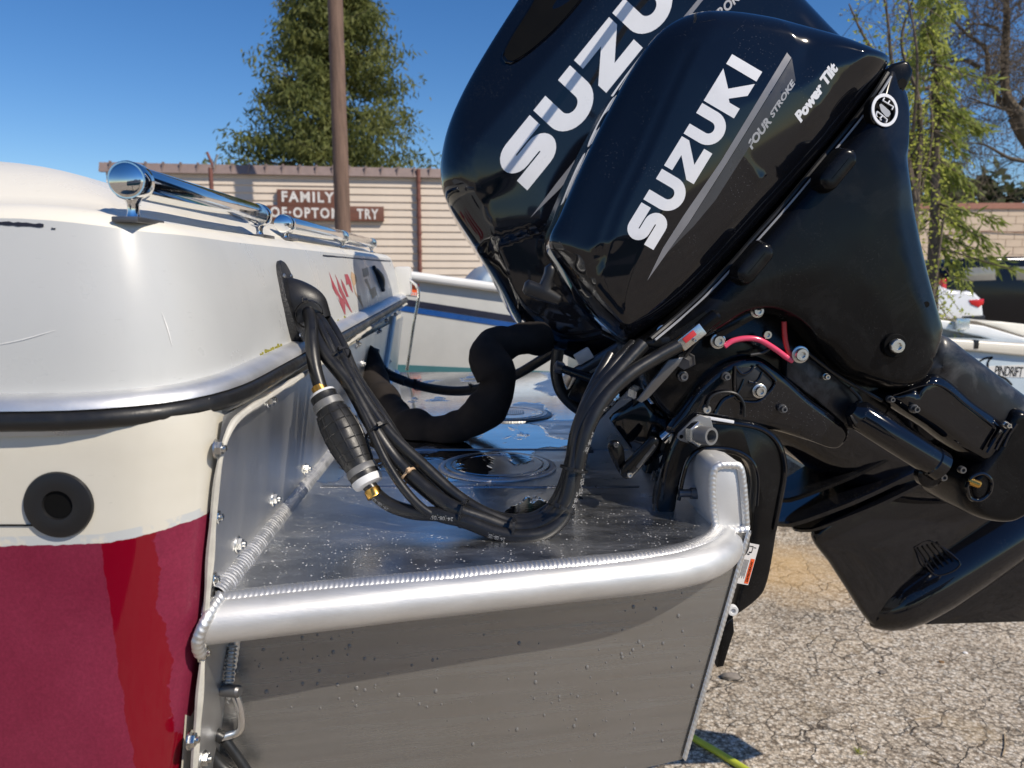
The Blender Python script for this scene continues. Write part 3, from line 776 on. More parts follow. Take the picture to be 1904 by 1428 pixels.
def leafy_tree():
    Y = 7.0; rng = random.Random(5); random.seed(21)
    t = thing('birch_tree', (PY(1705, 700, Y).x, Y, G), 'slim tree in fresh spring leaf beside the outboard', 'tree')
    q = lambda x, y: PY(x, y, Y); st = MB(); sp = []
    for pp in ([(1705, 960), (1703, 600), (1698, 350), (1680, 120), (1672, -60)], [(1703, 700), (1715, 420), (1735, 250), (1742, 150)], [(1700, 500), (1690, 300), (1655, 120), (1640, 20), (1630, -60)], [(1704, 650), (1740, 480), (1765, 390)],
               [(1700, 420), (1705, 200), (1700, 60), (1712, -40)], [(1698, 380), (1650, 140), (1595, 60), (1575, 10)]):
        P = crom([q(*a)+Vector((0, rng.gauss(0, .1), 0)) for a in pp], 26); v, f = g_tube(P, lambda s: .03*(1-s)+.006, 7); st.add(v, f); sp.append(P)
    for v in st.v: v.z = max(v.z, G)
    tw = MB(); cl = []
    for P in sp:
        for k in range(34):
            p = P[rng.randint(5, 25)]; d = Vector((rng.gauss(.1, .7), rng.gauss(0, .6), rng.gauss(-.1, .5))).normalized(); L = rng.uniform(.12, .45)
            pts = [p, p+d*L*.5, p+d*L+Vector((0, 0, -.35*L))]; v, f = g_tube(pts, .003, 3, False); tw.add(v, f); cl += [pts[1], pts[2], (pts[1]+pts[2])/2]
    tag(st.ob('stems', M['bark'], t), kind='stuff'); tag(tw.ob('twigs', M['bark'], t), kind='stuff')
    def f():
        c = rng.choice(cl); return c+Vector((rng.gauss(0, .05), rng.gauss(0, .06), rng.gauss(0, .05))), rng.uniform(.6, 1.2)
    V, Fc = leafcloud(2600, f, .042, .3, .5, .6); ob('crown', V, Fc, M['spring'], t, False)
    # drooping cypress boughs hanging at the same place
    t2 = thing('cypress_tree', (PY(1745, 700, 8.2).x, 8.2, G), 'drooping cypress with feathery sprays in front of the block wall', 'tree')
    Y2 = 8.2; q2 = lambda x, y: PY(x, y, Y2)
    tube('trunk', [Vector((q2(1738, 600).x, Y2, G)), q2(1738, 400), q2(1742, 200), q2(1735, 60)], lambda s: .09*(1-s)+.01, M['bark'], t2, 20, 8)
    br = MB(); V = []; Fc = []
    boughs = []
    for k in range(38):
        y = rng.uniform(130, 540) if k > 8 else rng.uniform(-20, 130); sd = rng.choice((-1, 1, 1)); w = 20 + 62*min(1, max(0, (y-60)/260))*rng.uniform(.4, 1.25)
        if y < 130: w *= .8
        p0 = q2(1732, y-rng.uniform(20, 60)); p1 = q2(1732+sd*w*.6, y-10); p2 = q2(1732+sd*w, y+rng.uniform(5, 30))
        dy = rng.gauss(0, .35); p1.y += dy*.6; p2.y += dy
        boughs.append(crom([p0, p1, p2], 14)); v, f = g_tube(boughs[-1], lambda s: .012*(1-s)+.003, 4, False); br.add(v, f)
    tag(br.ob('branches', M['bark'], t2), kind='stuff')
    for P in boughs:
        for k in range(120):
            i = rng.randint(2, 13); p = P[i]; d = (P[i]-P[i-1]).normalized()
            d = (d*.7 + Vector((rng.gauss(0, .5), rng.gauss(0, .5), rng.gauss(-.45, .45)))).normalized(); s = rng.uniform(.05, .16)
            w = d.cross(Vector((rng.gauss(0, 1), rng.gauss(0, 1), rng.gauss(0, 1)))).normalized()*s*.10
            p = p + Vector((rng.gauss(0, .03), rng.gauss(0, .03), rng.gauss(0, .03))); k0 = len(V)
            V += [p, p+d*s*.5+w, p+d*s, p+d*s*.5-w]; Fc.append([k0, k0+1, k0+2, k0+3])
    ob('crown', V, Fc, M['cedarspray'], t2, False)
leafy_tree()
def far_pole():
    Y = 34; b = PY(1737, 500, Y); b.z = G; top = PY(1737, 136, Y)
    t = thing('power_pole', (b.x, Y, G), 'distant power pole with two cross arms seen through branches', 'pole')
    tube('pole', [b, top], .13, M['pole'], t)
    for y, x0, x1 in ((148, 1715, 1777), (166, 1694, 1777)):
        p = PY(x0, y-2, Y); p2 = PY(x1, y, Y); tube('cross_arm', [p, p2], .09, M['pole'], t)
far_pole()
def hedge():
    random.seed(9); Y = 30
    def f():
        x = random.uniform(1500, 2150); h = 300+40*math.sin(x*.021)+25*math.sin(x*.05)+random.random()**.7*220
        p = PY(x, min(h, 560), Y+random.uniform(-1.5, 2.5)); return p, random.uniform(.6, 1.4)
    V, Fc = leafcloud(9000, f, .5, .2, .5, .55)
    tag(ob('hedge', V, Fc, M['hedge']), 'dark green hedge of trees far behind the block wall', 'hedge', kind='stuff')
hedge()

# ------------------------------------------------------------------ block wall
def block_wall():
    Y = 21; pl = Pl(8, Y, -.03); t = thing('block_wall', (8, Y, G), 'peach painted concrete block wall behind the parked vehicles', 'wall')
    a0 = pl.uv(1690, 400).x; a1 = pl.uv(2150, 400).x; top = pl.uv(1800, 388).y
    v, f = g_box(pl.pt((a0+a1)/2, (top+G)/2, -.12), pl.A*((a1-a0)/2), pl.N*.1, Vector((0, 0, (top-G)/2))); ob('joint_core', v, f, M['mortar'], t, False)
    bw, bh = .44, .205; v, f = g_box((0, 0, 0), pl.A*(bw/2-.007), pl.N*.03, Vector((0, 0, bh/2-.006)))
    me = mesh('block', v, f, M['block'], False); r = 0; z = top-bh/2
    while z > .5:
        a = a0 + (bw/2 if r % 2 else 0) + bw/2
        while a < a1-bw/2: link('block', me, t, Matrix.Translation(pl.pt(a, z, -.018+random.uniform(-.003, .003)))); a += bw
        z -= bh; r += 1
    v, f = g_box(pl.pt((a0+a1)/2, top+.07, -.08), pl.A*((a1-a0)/2), pl.N*.14, Vector((0, 0, .075))); ob('coping', v, f, M['cap_brown'], t, False)
    P = [pl.P(x, y, .04) for x, y in ((1740, 440), (1775, 434), (1830, 430), (1860, 431), (1960, 434))]
    tube('cable', P, .012, M['rust'], t)
block_wall()
# ------------------------------------------------------------------ parked vehicles and boats behind
def wheel(par, p, r, w, ax):
    v, f = g_lathe(Vector(p)-ax*w/2, ax, [(0, r*.6), (0, r*.93), (.02, r), (w-.02, r), (w, r*.93), (w, r*.6)], 28); o = ob('tyre', v, f, M['rubber'], par)
    v, f = g_lathe(Vector(p)-ax*(w/2+.004), ax, [(0, r*.2), (.01, r*.58), (w, r*.6)], 20); ob('rim', v, f, M['steel'], par)
def suv():
    pl = Pl(9, 14, .02); t = thing('parked_suv', pl.P(1950, 640), 'black boxy sport utility vehicle parked in front of the block wall', 'car')
    prism('body', [(1752, 622), (1750, 560), (1756, 520), (1772, 492), (1792, 481), (1860, 477), (1990, 477), (2080, 482), (2130, 524), (2220, 536), (2252, 560), (2255, 622)], pl, -1.75, 0, M['carblack'], t, .07)
    for q in ([(1797, 498), (1851, 496), (1852, 521), (1789, 523)], [(1888, 496), (1960, 496), (1962, 521), (1890, 521)], [(1990, 497), (2060, 498), (2100, 522), (1992, 522)]):
        prism('window', q, pl, -.02, .012, M['tintglass'], t, .008)
    for x in (1815, 2170):
        wheel(t, Vector((pl.P(x, 618).x, pl.P(x, 618).y, G+.36)), .36, .24, pl.N)
    prism('running_board', [(1850, 622), (2130, 622), (2130, 628), (1850, 628)], pl, -.2, .03, M['plastic'], t, .01)
    prism('tail_lamp', [(1752, 520), (1760, 518), (1760, 555), (1752, 556)], pl, -.15, .01, M['taillight'], t, .006)
suv()
def sedan():
    pl = Pl(7, 11.5, -.05); t = thing('parked_sedan', pl.P(1700, 660), 'white sedan with a red tail lamp half hidden by foliage', 'car')
    prism('body', [(1460, 630), (1465, 575), (1500, 556), (1570, 548), (1615, 520), (1660, 509), (1715, 510), (1765, 538), (1810, 542), (1824, 552), (1829, 570), (1826, 628)], pl, -1.7, 0, M['carwhite'], t, .06, 60)
    prism('window', [(1620, 523), (1662, 513), (1712, 514), (1745, 536), (1625, 541)], pl, -.02, .01, M['carglass'], t, .006)
    prism('tail_lamp', [(1802, 558), (1830, 556), (1829, 565), (1820, 572), (1806, 566)], pl, -.2, .012, M['taillight'], t, .008)
    for x in (1520, 1765): wheel(t, Vector((pl.P(x, 612).x, pl.P(x, 612).y, G+.32)), .32, .22, pl.N)
    prism('bumper', [(1790, 588), (1832, 586), (1832, 606), (1790, 607)], pl, -.4, .01, M['plastic'], t, .01)
sedan()
def striped_boat():
    pl = Pl(-.2, 4.5, .20)
    t = thing('parked_boat', pl.P(900, 760), 'white boat with navy and blue stripes beyond the far deck edge', 'boat', )
    top = lambda x: 503 + (x-740)*.135; st = lambda x: 566+(x-760)*.155
    def band(f0, f1, x0, x1, n=14):
        xs = [x0+(x1-x0)*i/n for i in range(n+1)]
        return [(x, f0(x)) for x in xs] + [(x, f1(x)) for x in xs[::-1]]
    prism('hull', band(lambda x: top(x)+6, lambda x: 800+(x-740)*.03, 560, 1480), pl, -1.7, 0, M['hull_greywhite'], t, .02)
    prism('gunwale', band(lambda x: top(x)-2, lambda x: top(x)+15, 560, 1480), pl, -1.7, .05, M['gel_white'], t, .018)
    prism('stripe', band(lambda x: st(x)-9, lambda x: st(x)+3, 560, 1480), pl, -.01, .004, M['navy_stripe'], t, 0)
    prism('stripe', band(lambda x: st(x)+4, lambda x: st(x)+14, 560, 1480), pl, -.01, .0045, M['blue_stripe'], t, 0)
    prism('bottom_paint', band(lambda x: 678+(x-740)*.045, lambda x: 800+(x-740)*.03, 560, 1480), pl, -.01, .006, M['teal'], t, 0)
    prism('console', [(893, 530), (905, 508), (930, 492), (990, 490), (1060, 500), (1075, 540)], pl, -1.2, -.35, M['powder'], t, .03, 40)
    o = prism('sticker', [(757, 526), (779, 528), (780, 551), (760, 549)], pl, -.002, .004, M['orange'], t, 0)
    VF = text2d('0225', .02); q0 = pl.uv(761, 549, .0052); q1 = pl.uv(779, 550.5, .0052); hh = pl.uv(761, 543, .0052).y-q0.y
    lay('lettering', VF, lambda u, v: pl.pt(q0.x+(q1.x-q0.x)*u, q0.y+(q1.y-q0.y)*u+hh*v, .0052), M['paper'], o)
    for x in (700, 1200):
        p = pl.P(x, 780, -.85); box('trailer_bunk', (p.x, p.y, .5), (.05, .8, .06), M['pole'], t, .01); box('trailer_leg', (p.x, p.y, (.46+G)/2), (.04, .04, (.46-G)/2), M['steel'], t, .005)
    # the same kind of boat stands behind the photographer and mirrors in the shiny cowlings
    def cp(o, par, T):
        c = o.copy(); COL.objects.link(c); c.parent = par; c.matrix_parent_inverse = Matrix.Identity(4); c.matrix_basis = T.inverted() @ WM[o.name]; WM[c.name] = WM[o.name]; return c
    r = thing('parked_boat', (.3, -3.6, G), 'white boat behind the photographer, seen only mirrored in the black cowlings', 'boat')
    r.matrix_basis = Matrix.Translation((.3, -3.6, G)) @ Matrix.Rotation(R(172), 4, 'Z'); base = Matrix.Translation((.0, 5.0, -.95))
    WM[r.name] = Matrix.Identity(4)
    for x in (-.9, .9):
        box('trailer_leg', (x, 0, .65), (.05, .5, .65), M['steel'], r, .01)
    for ch in list(t.children):
        if ch.name.split('.')[0] in ('hull', 'gunwale', 'stripe', 'bottom_paint', 'console'): cp(ch, r, base)
striped_boat()
def spindrift_boat():
    pl = Pl(3, 5.2, .02)
    t = thing('open_boat', pl.P(1900, 760), 'open boat with pale blue hull and lettered name on the right', 'boat')
    prism('hull', [(1500, 645), (1760, 648), (1904, 656), (2300, 672), (2300, 900), (1540, 900)], pl, -1.7, 0, M['powder'], t, .02)
    prism('gunwale', [(1490, 618), (1745, 629), (1904, 640), (2300, 655), (2300, 678), (1904, 662), (1760, 648), (1490, 636)], pl, -.16, .035, M['gel_cream'], t, .012)
    far = Pl(3, 6.8, .02)
    prism('far_side', [(1470, 585), (1745, 603), (1904, 645), (2300, 670), (2300, 760), (1470, 760)], far, -.05, 0, M['grey_int'], t, .01)
    prism('far_gunwale', [(1470, 570), (1745, 594), (1830, 606), (1904, 628), (2300, 660), (2300, 685), (1904, 650), (1825, 626), (1745, 610), (1470, 592)], far, -.12, .06, M['gel_white'], t, .012)
    prism('bow_deck', [(1815, 597), (1860, 598), (1990, 612), (1990, 650), (1904, 626), (1850, 608)], far, -1.2, -.13, M['gel_cream'], t, .01)
    p = far.P(1786, 602, .07); box('rail_clamp', p, (.06, .04, .05), M['steel'], t, .006)
    p = pl.P(1813, 640, .02); box('cleat', p, (.016, .02, .03), M['plastic'], t, .004)
    prism('name_band', [(1810, 682), (1904, 678), (2080, 684), (2080, 708), (1904, 702), (1825, 700)], pl, -.01, .003, M['gel_white'], t, 0)
    def word(w, x0, y0, x1, h, bold=.008, shear=.12):
        VF = text2d(w, bold, shear, .9); q0 = pl.uv(x0, y0, .0045); q1 = pl.uv(x1, y0+(x1-x0)*.05, .0045); hh = pl.uv(x0, y0-h, .0045).y-q0.y
        lay('lettering', VF, lambda u, v: pl.pt(q0.x+(q1.x-q0.x)*u, q0.y+(q1.y-q0.y)*u+hh*v, .0045), M['ink'], t)
    word('PINDRIFT', 1849, 698, 1902, 18); word('22', 1908, 701, 1930, 18)
    for pts in ([(1812, 679), (1830, 667), (1846, 664)], [(1846, 664), (1838, 672), (1838, 690), (1846, 699)], [(1853, 698), (1870, 704), (1882, 716)]):
        P = crom([pl.uv(x, y, .0045) for x, y in pts], 12); v, f = stroke(P, .012)
        ob('lettering', [pl.pt(a.x, a.y, .0045) for a in v], f, M['ink'], t, False)
    for x in (1650, 2100):
        p = pl.P(x, 860, -.8); box('trailer_bunk', (p.x, p.y, .35), (.05, .8, .06), M['pole'], t, .01); box('trailer_leg', (p.x, p.y, (.31+G)/2), (.04, .04, (.31-G)/2), M['steel'], t, .005)
spindrift_boat()

# ------------------------------------------------------------------ the boat with the bracket
TX = lambda Y, z: -.334 - .05*(Y-.8) + .13*(z-.897)          # face of the aluminium transom plate
DECK = .897
boat = thing('fibreglass_boat', (-.9, 1.8, .0), 'cream and red fibreglass boat with its transom turned to the camera', 'boat')
RP = crom([Vector(p) for p in ((-2.2, .615, 1.132), (-1.6, .645, 1.132), (-.9, .68, 1.132), (-.6, .694, 1.132), (-.48, .700, 1.132), (-.42, .706, 1.132), (-.375, .720, 1.133), (-.338, .748, 1.134), (-.314, .795, 1.136), (-.306, .86, 1.138),
      (-.312, 1.0, 1.141), (-.336, 1.5, 1.152), (-.361, 2.0, 1.163), (-.386, 2.5, 1.174), (-.405, 2.88, 1.182))], 150)
for _p in RP: _p.z -= .008
def hull_norms(P):
    out = []
    for i in range(len(P)):
        t = P[min(i+1, len(P)-1)]-P[max(i-1, 0)]; out.append(Vector((t.y, -t.x, 0)).normalized())
    return out
RN = hull_norms(RP)
def strip(name, rows, mat, parent, flip=False):
    """rows: list of equally long point lists"""
    n = len(rows[0]); V = [p for r in rows for p in r]; Fc = []
    for j in range(len(rows)-1):
        for i in range(n-1): Fc.append([j*n+i, j*n+i+1, (j+1)*n+i+1, (j+1)*n+i])
    return ob(name, V, Fc, mat, parent, True, 45)
def off(k, z): return [p + n*k + Vector((0, 0, z)) for p, n in zip(RP, RN)]
def offz(k, zf): return [Vector((p.x+n.x*k, p.y+n.y*k, zf(p, i))) for i, (p, n) in enumerate(zip(RP, RN))]
def build_hull():
    topz = lambda p, i: 1.307 - .012*sstep((p.x+.5)/.2) + .009*max(0, p.y-1)
    rows = [off(-.024, -.01), off(-.022, .012)]
    for s in (.15, .35, .6, .85, .97, 1.0):
        rows.append([a.lerp(b, s) + n*(.006*math.sin(s*math.pi)) for a, b, n in zip(rows[1], offz(-.052, topz), RN)])
    strip('upper_side', rows, M['gel_grey'], boat)
    r2 = [offz(-.052, topz), offz(-.054, lambda p, i: topz(p, i)+.003), offz(-.066, lambda p, i: topz(p, i)+.012), offz(-.085, lambda p, i: topz(p, i)+.017), offz(-.105, lambda p, i: topz(p, i)+.018)]
    cz = lambda p, i: 1.392 - .03*sstep((p.x+.62)/.25) - .015*max(0, p.y-1.5)
    base = r2[-1]
    AL = [0.0]
    for a, b in zip(RP, RP[1:]): AL.append(AL[-1]+(b-a).length)
    sc0 = next(AL[i] for i, p in enumerate(RP) if p.x > -.48)
    anch = [(-3, Vector((-3.3, .80, 1.41))), (-.9, Vector((-1.5, .90, 1.405))), (0, PY(0, 298, .95)), (.06, PY(78, 304, .97)), (.15, PY(196, 341, 1.03)), (.28, PY(320, 376, 1.2)), (.5, PY(410, 402, 1.42)), (1.0, PY(515, 419, 1.9)), (2.3, PY(655, 464, 2.95))]
    crest = []
    for a in AL:
        a -= sc0
        for (s0, p0), (s1, p1) in zip(anch, anch[1:]):
            if s0 <= a <= s1: crest.append(p0.lerp(p1, (a-s0)/(s1-s0))); break
        else: crest.append(anch[-1][1].copy())
    for _ in range(6): crest = [crest[0]] + [(crest[i-1]+crest[i]*2+crest[i+1])/4 for i in range(1, len(crest)-1)] + [crest[-1]]
    for s in (.1, .4, .7, .9, 1.0):
        r2.append([a.lerp(b, s) + Vector((0, 0, .012*math.sin(s*math.pi))) for a, b in zip(base, crest)])
    r2.append([c + Vector((-.05, .05, .004)) for c in crest]); r2.append([c + Vector((-.4, .5 if c.y < 1.0 else 0, -.06)) for c in crest])
    strip('deck_cap', r2, M['gel_cream'], boat)
    # rub rail: aluminium extrusion holding a black rubber insert
    pa = [(-.024, .0145), (-.017, .0145), (-.006, .0128), (.003, .0065), (.0045, .0010), (-.004, .000)]
    strip('rail_trim', [off(a, b) for a, b in pa], M['alu_rail'], boat)
    pr = [(-.006, -.0002)] + [(.001+.0085*math.cos(R(a)), -.0097+.0095*math.sin(R(a))) for a in range(90, -91, -20)] + [(-.008, -.0192)]
    strip('rail_insert', [off(a, b) for a, b in pr], M['rubber'], boat)
    strip('rail_lip', [off(a, b) for a, b in ((-.008, -.0188), (-.001, -.0192), (-.001, -.0240), (-.020, -.0265), (-.045, -.0275))], M['alu_dark'], boat)
    # lower hull
    HP = crom([Vector(p) for p in ((-2.2, .622, 0), (-1.6, .652, 0), (-.9, .687, 0), (-.6, .701, 0), (-.5, .706, 0), (-.42, .712, 0), (-.39, .718, 0), (-.368, .729, 0), (-.350, .745, 0), (-.341, .758, 0), (-.3375, .774, 0), (-.3385, .80, 0), (-.3400, .83, 0))], 100)
    HN = hull_norms(HP); rows = []
    for z, k in ((1.113, -.004), (1.105, -.002), (1.08, .0), (1.03, 0), (.99, 0), (.93, -.001), (.85, -.003), (.75, -.008), (.65, -.016), (.55, -.028), (.45, -.045), (.35, -.075), (.28, -.12), (.22, -.30)):
        w = .13*(z-.897)
        rows.append([Vector((p.x+n.x*k + w*sstep((p.x+.75)/.35), p.y+n.y*k, z)) for p, n in zip(HP, HN)])
    strip('hull_side', rows, M['hull'], boat)
    # transom skin behind the plate, closing the stern
    V = []; Fc = []
    for j, z in enumerate((1.125, .9, .6, .3)):
        for Y in (.772, 1.4, 2.0, 2.6, 2.87): V.append(Vector((TX(Y, z)-.012, Y, z)))
    for j in range(3):
        for i in range(4): Fc.append([j*5+i, j*5+i+1, j*5+6+i, j*5+5+i])
    ob('transom', V, Fc, M['gel_cream'], boat, False)
    box('hull_core', (-1.5, 1.85, .75), (1.0, .85, .25), M['gel_cream'], boat)
    # cream sealant bead along the plate edge
    P = [Vector((TX(.772, z)+.003, .770, z)) for z in (.32, .45, .6, .75, .9, 1.0)] + [Vector((TX(.775, 1.05)+.004, .772, 1.05)), Vector((TX(.78, 1.085)+.006, .779, 1.080)), Vector((TX(.81, 1.1)+.008, .805, 1.096)), Vector((TX(.92, 1.11)+.010, .92, 1.102)), Vector((TX(1.2, 1.11)+.012, 1.2, 1.108)), Vector((TX(2.0, 1.11)+.012, 2.0, 1.131)), Vector((TX(2.85, 1.11)+.012, 2.85, 1.15))]
    tube('sealant_bead', P, lambda s: .0038+.0007*math.sin(s*90)+.0005*math.sin(s*231), M['sealant'], boat, 260, 8)
    # tufts of moss under and over the rail
    random.seed(3); mb = MB()
    for i in range(900):
        if random.random() < .55:
            k = random.randint(66, 75); p = RP[k].lerp(RP[k+1], random.random())+RN[k]*(-.012-random.random()*.012)+Vector((0, 0, -.028-random.random()**2*.010))
            if random.random() < .5: continue
        else:
            if random.random() < .8: continue
            k = random.choice((79, 80, 81, 82, 88, 90, 91, 100, 103)); p = RP[k].lerp(RP[k+1], random.random())+RN[k]*(-.0225)+Vector((0, 0, .0140+random.random()**2*.003))
        s = random.uniform(.0008, .0022); v, f = g_box(p, Vector((s, 0, 0)), Vector((0, s, 0)), Vector((0, 0, s*random.uniform(.6, 1.6)))); mb.add(v, f)
    tag(mb.ob('moss', M['moss'], boat, False), kind='stuff')
build_hull()
UP = bvh(bpy.data.objects['upper_side']); CAP = bvh(bpy.data.objects['deck_cap']); HS = bvh(bpy.data.objects['hull_side'])
on_up = on_shell(UP, .0008); on_cap = on_shell(CAP, .0005); on_hs = on_shell(HS, .0008)
def hull_marks():
    # remains of a black stripe, scratches, faded name
    def patch(name, pts, mat, tree=on_up, sub=6):
        P = [Vector(p) for p in pts]; n = len(P)
        V = []; Fc = [list(range(n))]
        ob(name, [tree(*p) for p in P], Fc, mat, boat, False)
    def ragged(x0, x1, y0, y1, s=1.5):
        n = 14; a = [(x0+(x1-x0)*i/n, y0(x0+(x1-x0)*i/n)+random.uniform(-s, s)) for i in range(n+1)]; b = [(x0+(x1-x0)*i/n, y1(x0+(x1-x0)*i/n)+random.uniform(-s, s)) for i in range(n+1)][::-1]
        return a, b
    def band(x0, x1, y0, y1, mat, s=1.2):
        a, b = ragged(x0, x1, y0, y1, s); b = b[::-1]
        V = []; Fc = []
        for (p, q) in zip(a, b): V += [on_up(*p), on_up(*q)]
        for i in range(len(a)-1): Fc.append([2*i, 2*i+2, 2*i+3, 2*i+1])
        ob('stripe_remnant', V, Fc, mat, boat, False)
    band(-30, 82, lambda x: 412+x*.06, lambda x: 419+x*.05, M['blackpaint_flake']); band(96, 104, lambda x: 424, lambda x: 427, M['blackpaint_flake'], .8)
    band(600, 726, lambda x: 474+(x-600)*.085, lambda x: 476.5+(x-600)*.085, M['blackpaint_flake'], .5)
    # jagged maroon letters, then bare tan ghosts
    def poly(pts, mat, nm='name_lettering'): ob(nm, [on_up(*p) for p in pts], [list(range(len(pts)))], mat, boat, False)
    poly([(611, 505), (617, 520), (632, 550), (641, 562), (642, 585), (640, 584), (630, 560), (618, 535)], M['maroon'])
    poly([(622, 509), (640, 548), (655, 582), (651, 578), (640, 562), (630, 540)], M['maroon'])
    poly([(633, 518), (640, 530), (648, 552), (644, 552), (637, 535)], M['maroon'])
    poly([(640, 510), (646, 510), (652, 524), (656, 545), (652, 538), (648, 528), (644, 530)], M['maroon'])
    poly([(653, 505), (661, 512), (672, 560), (676, 575), (668, 560), (660, 545), (652, 515)], M['tan_vinyl'])
    poly([(673, 500), (683, 497), (686, 512), (676, 516)], M['tan_vinyl']); poly([(688, 538), (697, 533), (701, 548), (692, 556)], M['tan_vinyl'])
    poly([(678, 520), (682, 518), (692, 545), (689, 548)], M['tan_vinyl'])
    for pts in ([(-10, 642), (40, 632), (104, 614)], [(300, 580), (310, 608), (319, 642)]):
        C = crom([Vector(p) for p in pts], 14); V = []
        for i, p in enumerate(C):
            w = .9*math.sin(math.pi*(.08+.84*i/13)); t = (C[min(i+1, 13)]-C[max(i-1, 0)]).normalized(); V += [on_up(p.x-t.y*w, p.y+t.x*w), on_up(p.x+t.y*w, p.y-t.x*w)]
        ob('scratch', V, [[2*i, 2*i+1, 2*i+3, 2*i+2] for i in range(13)], M['scratchwhite'], boat, False)
    # small black oval fender pad far along the transom
    pts = [on_up(x, y) + RN[130]*.004 for x, y in ((692, 497), (697, 506), (703, 520), (710, 540))]
    tube('oval_plate', pts, lambda s: .014*max(.3, math.sin(math.pi*min(max(s, .06), .94)))+.002, M['plastic'], boat, 20, 10)
    # end cap of the rail and drain fitting at the far corner
    p = RP[-1]; box('rail_end_cap', p+Vector((-.01, .02, .06)), (.03, .03, .055), M['gel_white'], boat, .012)
    tube('drain_tube', [p+Vector((.01, .0, .07)), p+Vector((.05, 0, .03)), p+Vector((.03, 0, -.1)), p+Vector((.0, 0, -.28))], .006, M['steel'], boat, 20, 8)
hull_marks()
def rails():
    def rail(c0, c1, Y0, Y1, r, stand):
        A = PY(*c0, Y0); B = PY(*c1, Y1); d = (B-A).normalized()
        o = lathe('grab_rail', A-d*.004, d, [(0, r*.80), (.002, r*.98), (.004, r), ((B-A).length, r), ((B-A).length+.003, r*.9)], M['chrome'], boat, 36)
        for s, wd in stand:
            p = A.lerp(B, s); rr = r*1.06
            lathe('collar', p-d*.012, d, [(0, rr), (.002, rr*1.06), (.022, rr*1.06), (.024, rr)], M['chrome'], o, 32)
            zt = CAP.ray_cast(p+Vector((0, 0, .0)), Vector((0, 0, -1))); zb = zt[0].z if zt[0] else p.z-.06
            side = Vector((0, 0, 1)).cross(d).normalized(); V = []; Fc = []
            prof = [(0, .95), (.2, .62), (.42, .34), (.65, .30), (.85, .40), (1.0, .72)]
            top = p.z - r*.55; seg = 16
            for k, w in prof:
                z = top+(zb-.001-top)*k
                for i in range(seg):
                    a = 2*math.pi*i/seg; V.append(Vector((p.x, p.y, z)) + side*math.cos(a)*r*w*.95 + d*math.sin(a)*.010*(.7+w*.5))
            for j in range(len(prof)-1):
                for i in range(seg): Fc.append([j*seg+i, j*seg+(i+1) % seg, (j+1)*seg+(i+1) % seg, (j+1)*seg+i])
            ob('stanchion', V, Fc, M['chrome'], o)
            box('foot_plate', Vector((p.x, p.y, zb+.001)) + d*.012, (.034*wd, .013*wd, .0028), M['darksteel'], o, .0015, (d, side, d.cross(side)))
    rail((236, 335), (486, 402), .778, 1.28, .0172, [(.02, 1), (.97, 1)])
    rail((526, 416), (692, 453), 1.50, 2.75, .0170, [(.015, 1), (.52, 1), (.985, .8)])
rails()
def fittings():
    # black through-hull flange
    c = on_hs(110, 938); n = Vector((.06, -1, .02)).normalized()
    v, f = g_lathe(c-n*.004, n, [(0, .0325), (.0045, .0330), (.0065, .0318), (.0075, .028), (.0080, .020), (.0072, .0145), (.004, .0135), (-.012, .0132)], 48)
    ob('drain_flange', v, f[:-1], M['plastic'], boat)
    lathe('drain_plug', c-n*.002, n, [(.0022, .0137), (.0026, .0137), (.0026, .0)], M['ink'], boat, 24)  # black disc painted in for the dark of the open hole
    P = [on_hs(x, y) for x, y in ((-20, 976), (40, 976), (90, 977), (120, 978))]; tube('crack_line', P, .0009, M['ink'], boat, 16, 6)
    # clamshell cable exit
    ctr = on_up(540, 566); n = Vector((1, .05, .25)).normalized(); up = Vector((-.22, 0, 1)).normalized(); up = (up-n*up.dot(n)).normalized(); sd = n.cross(up)
    V = []; seg = 40; prof = [(1.0, -.01), (1.0, .004), (.96, .007), (.6, .008), (.2, .008), (0.01, .008)]
    for k, d in prof:
        for i in range(seg):
            a = 2*math.pi*i/seg; V.append(ctr + up*math.sin(a)*.070*k + sd*math.cos(a)*.046*k + n*d)
    Fc = [[j*seg+i, j*seg+(i+1) % seg, (j+1)*seg+(i+1) % seg, (j+1)*seg+i] for j in range(len(prof)-1) for i in range(seg)]
    fl = ob('cable_flange', V, Fc, M['crackle'], boat)
    # hood: bulging shell, closed at the top, open downwards and outwards
    V = []; seg = 26; rings = 16
    for j in range(rings+1):
        s = j/rings; cc = ctr + up*(.040-.072*s) + n*.006
        w = .030*math.sin(math.pi*.5*min(1, .10+s*1.6))**.7 * (1-.12*s); h = .050*math.sin(math.pi*.5*min(1, .04+s*1.35))**.75
        for i in range(seg+1):
            a = math.pi*(-.04+1.08*i/seg); V.append(cc + sd*math.cos(a)*w + n*max(math.sin(a), -.05)*h)
    m = seg+1; nv = len(V)
    V += [p*1.0 - n*.004 - (p-(ctr+up*(.040-.072*((k//m)/rings))+n*.006))*.10 for k, p in enumerate(V)]
    Fc = [[j*m+i, j*m+i+1, (j+1)*m+i+1, (j+1)*m+i] for j in range(rings) for i in range(seg)]
    Fc += [[nv+a for a in q[::-1]] for q in Fc]; Fc += [[rings*m+i, rings*m+i+1, nv+rings*m+i+1, nv+rings*m+i] for i in range(seg)]
    ob('cable_hood', V, Fc, M['plastic'], fl)
    for sg in (-1, 1):
        for a in (.62, -.72): lathe('screw', ctr+up*.07*a+sd*sg*.032*(.7 if a > 0 else .9)+n*.007, n, [(0, .004), (.002, .0038), (.003, .002)], M['steel'], fl, 12)
    return ctr, n, up, sd
HOOD = fittings()
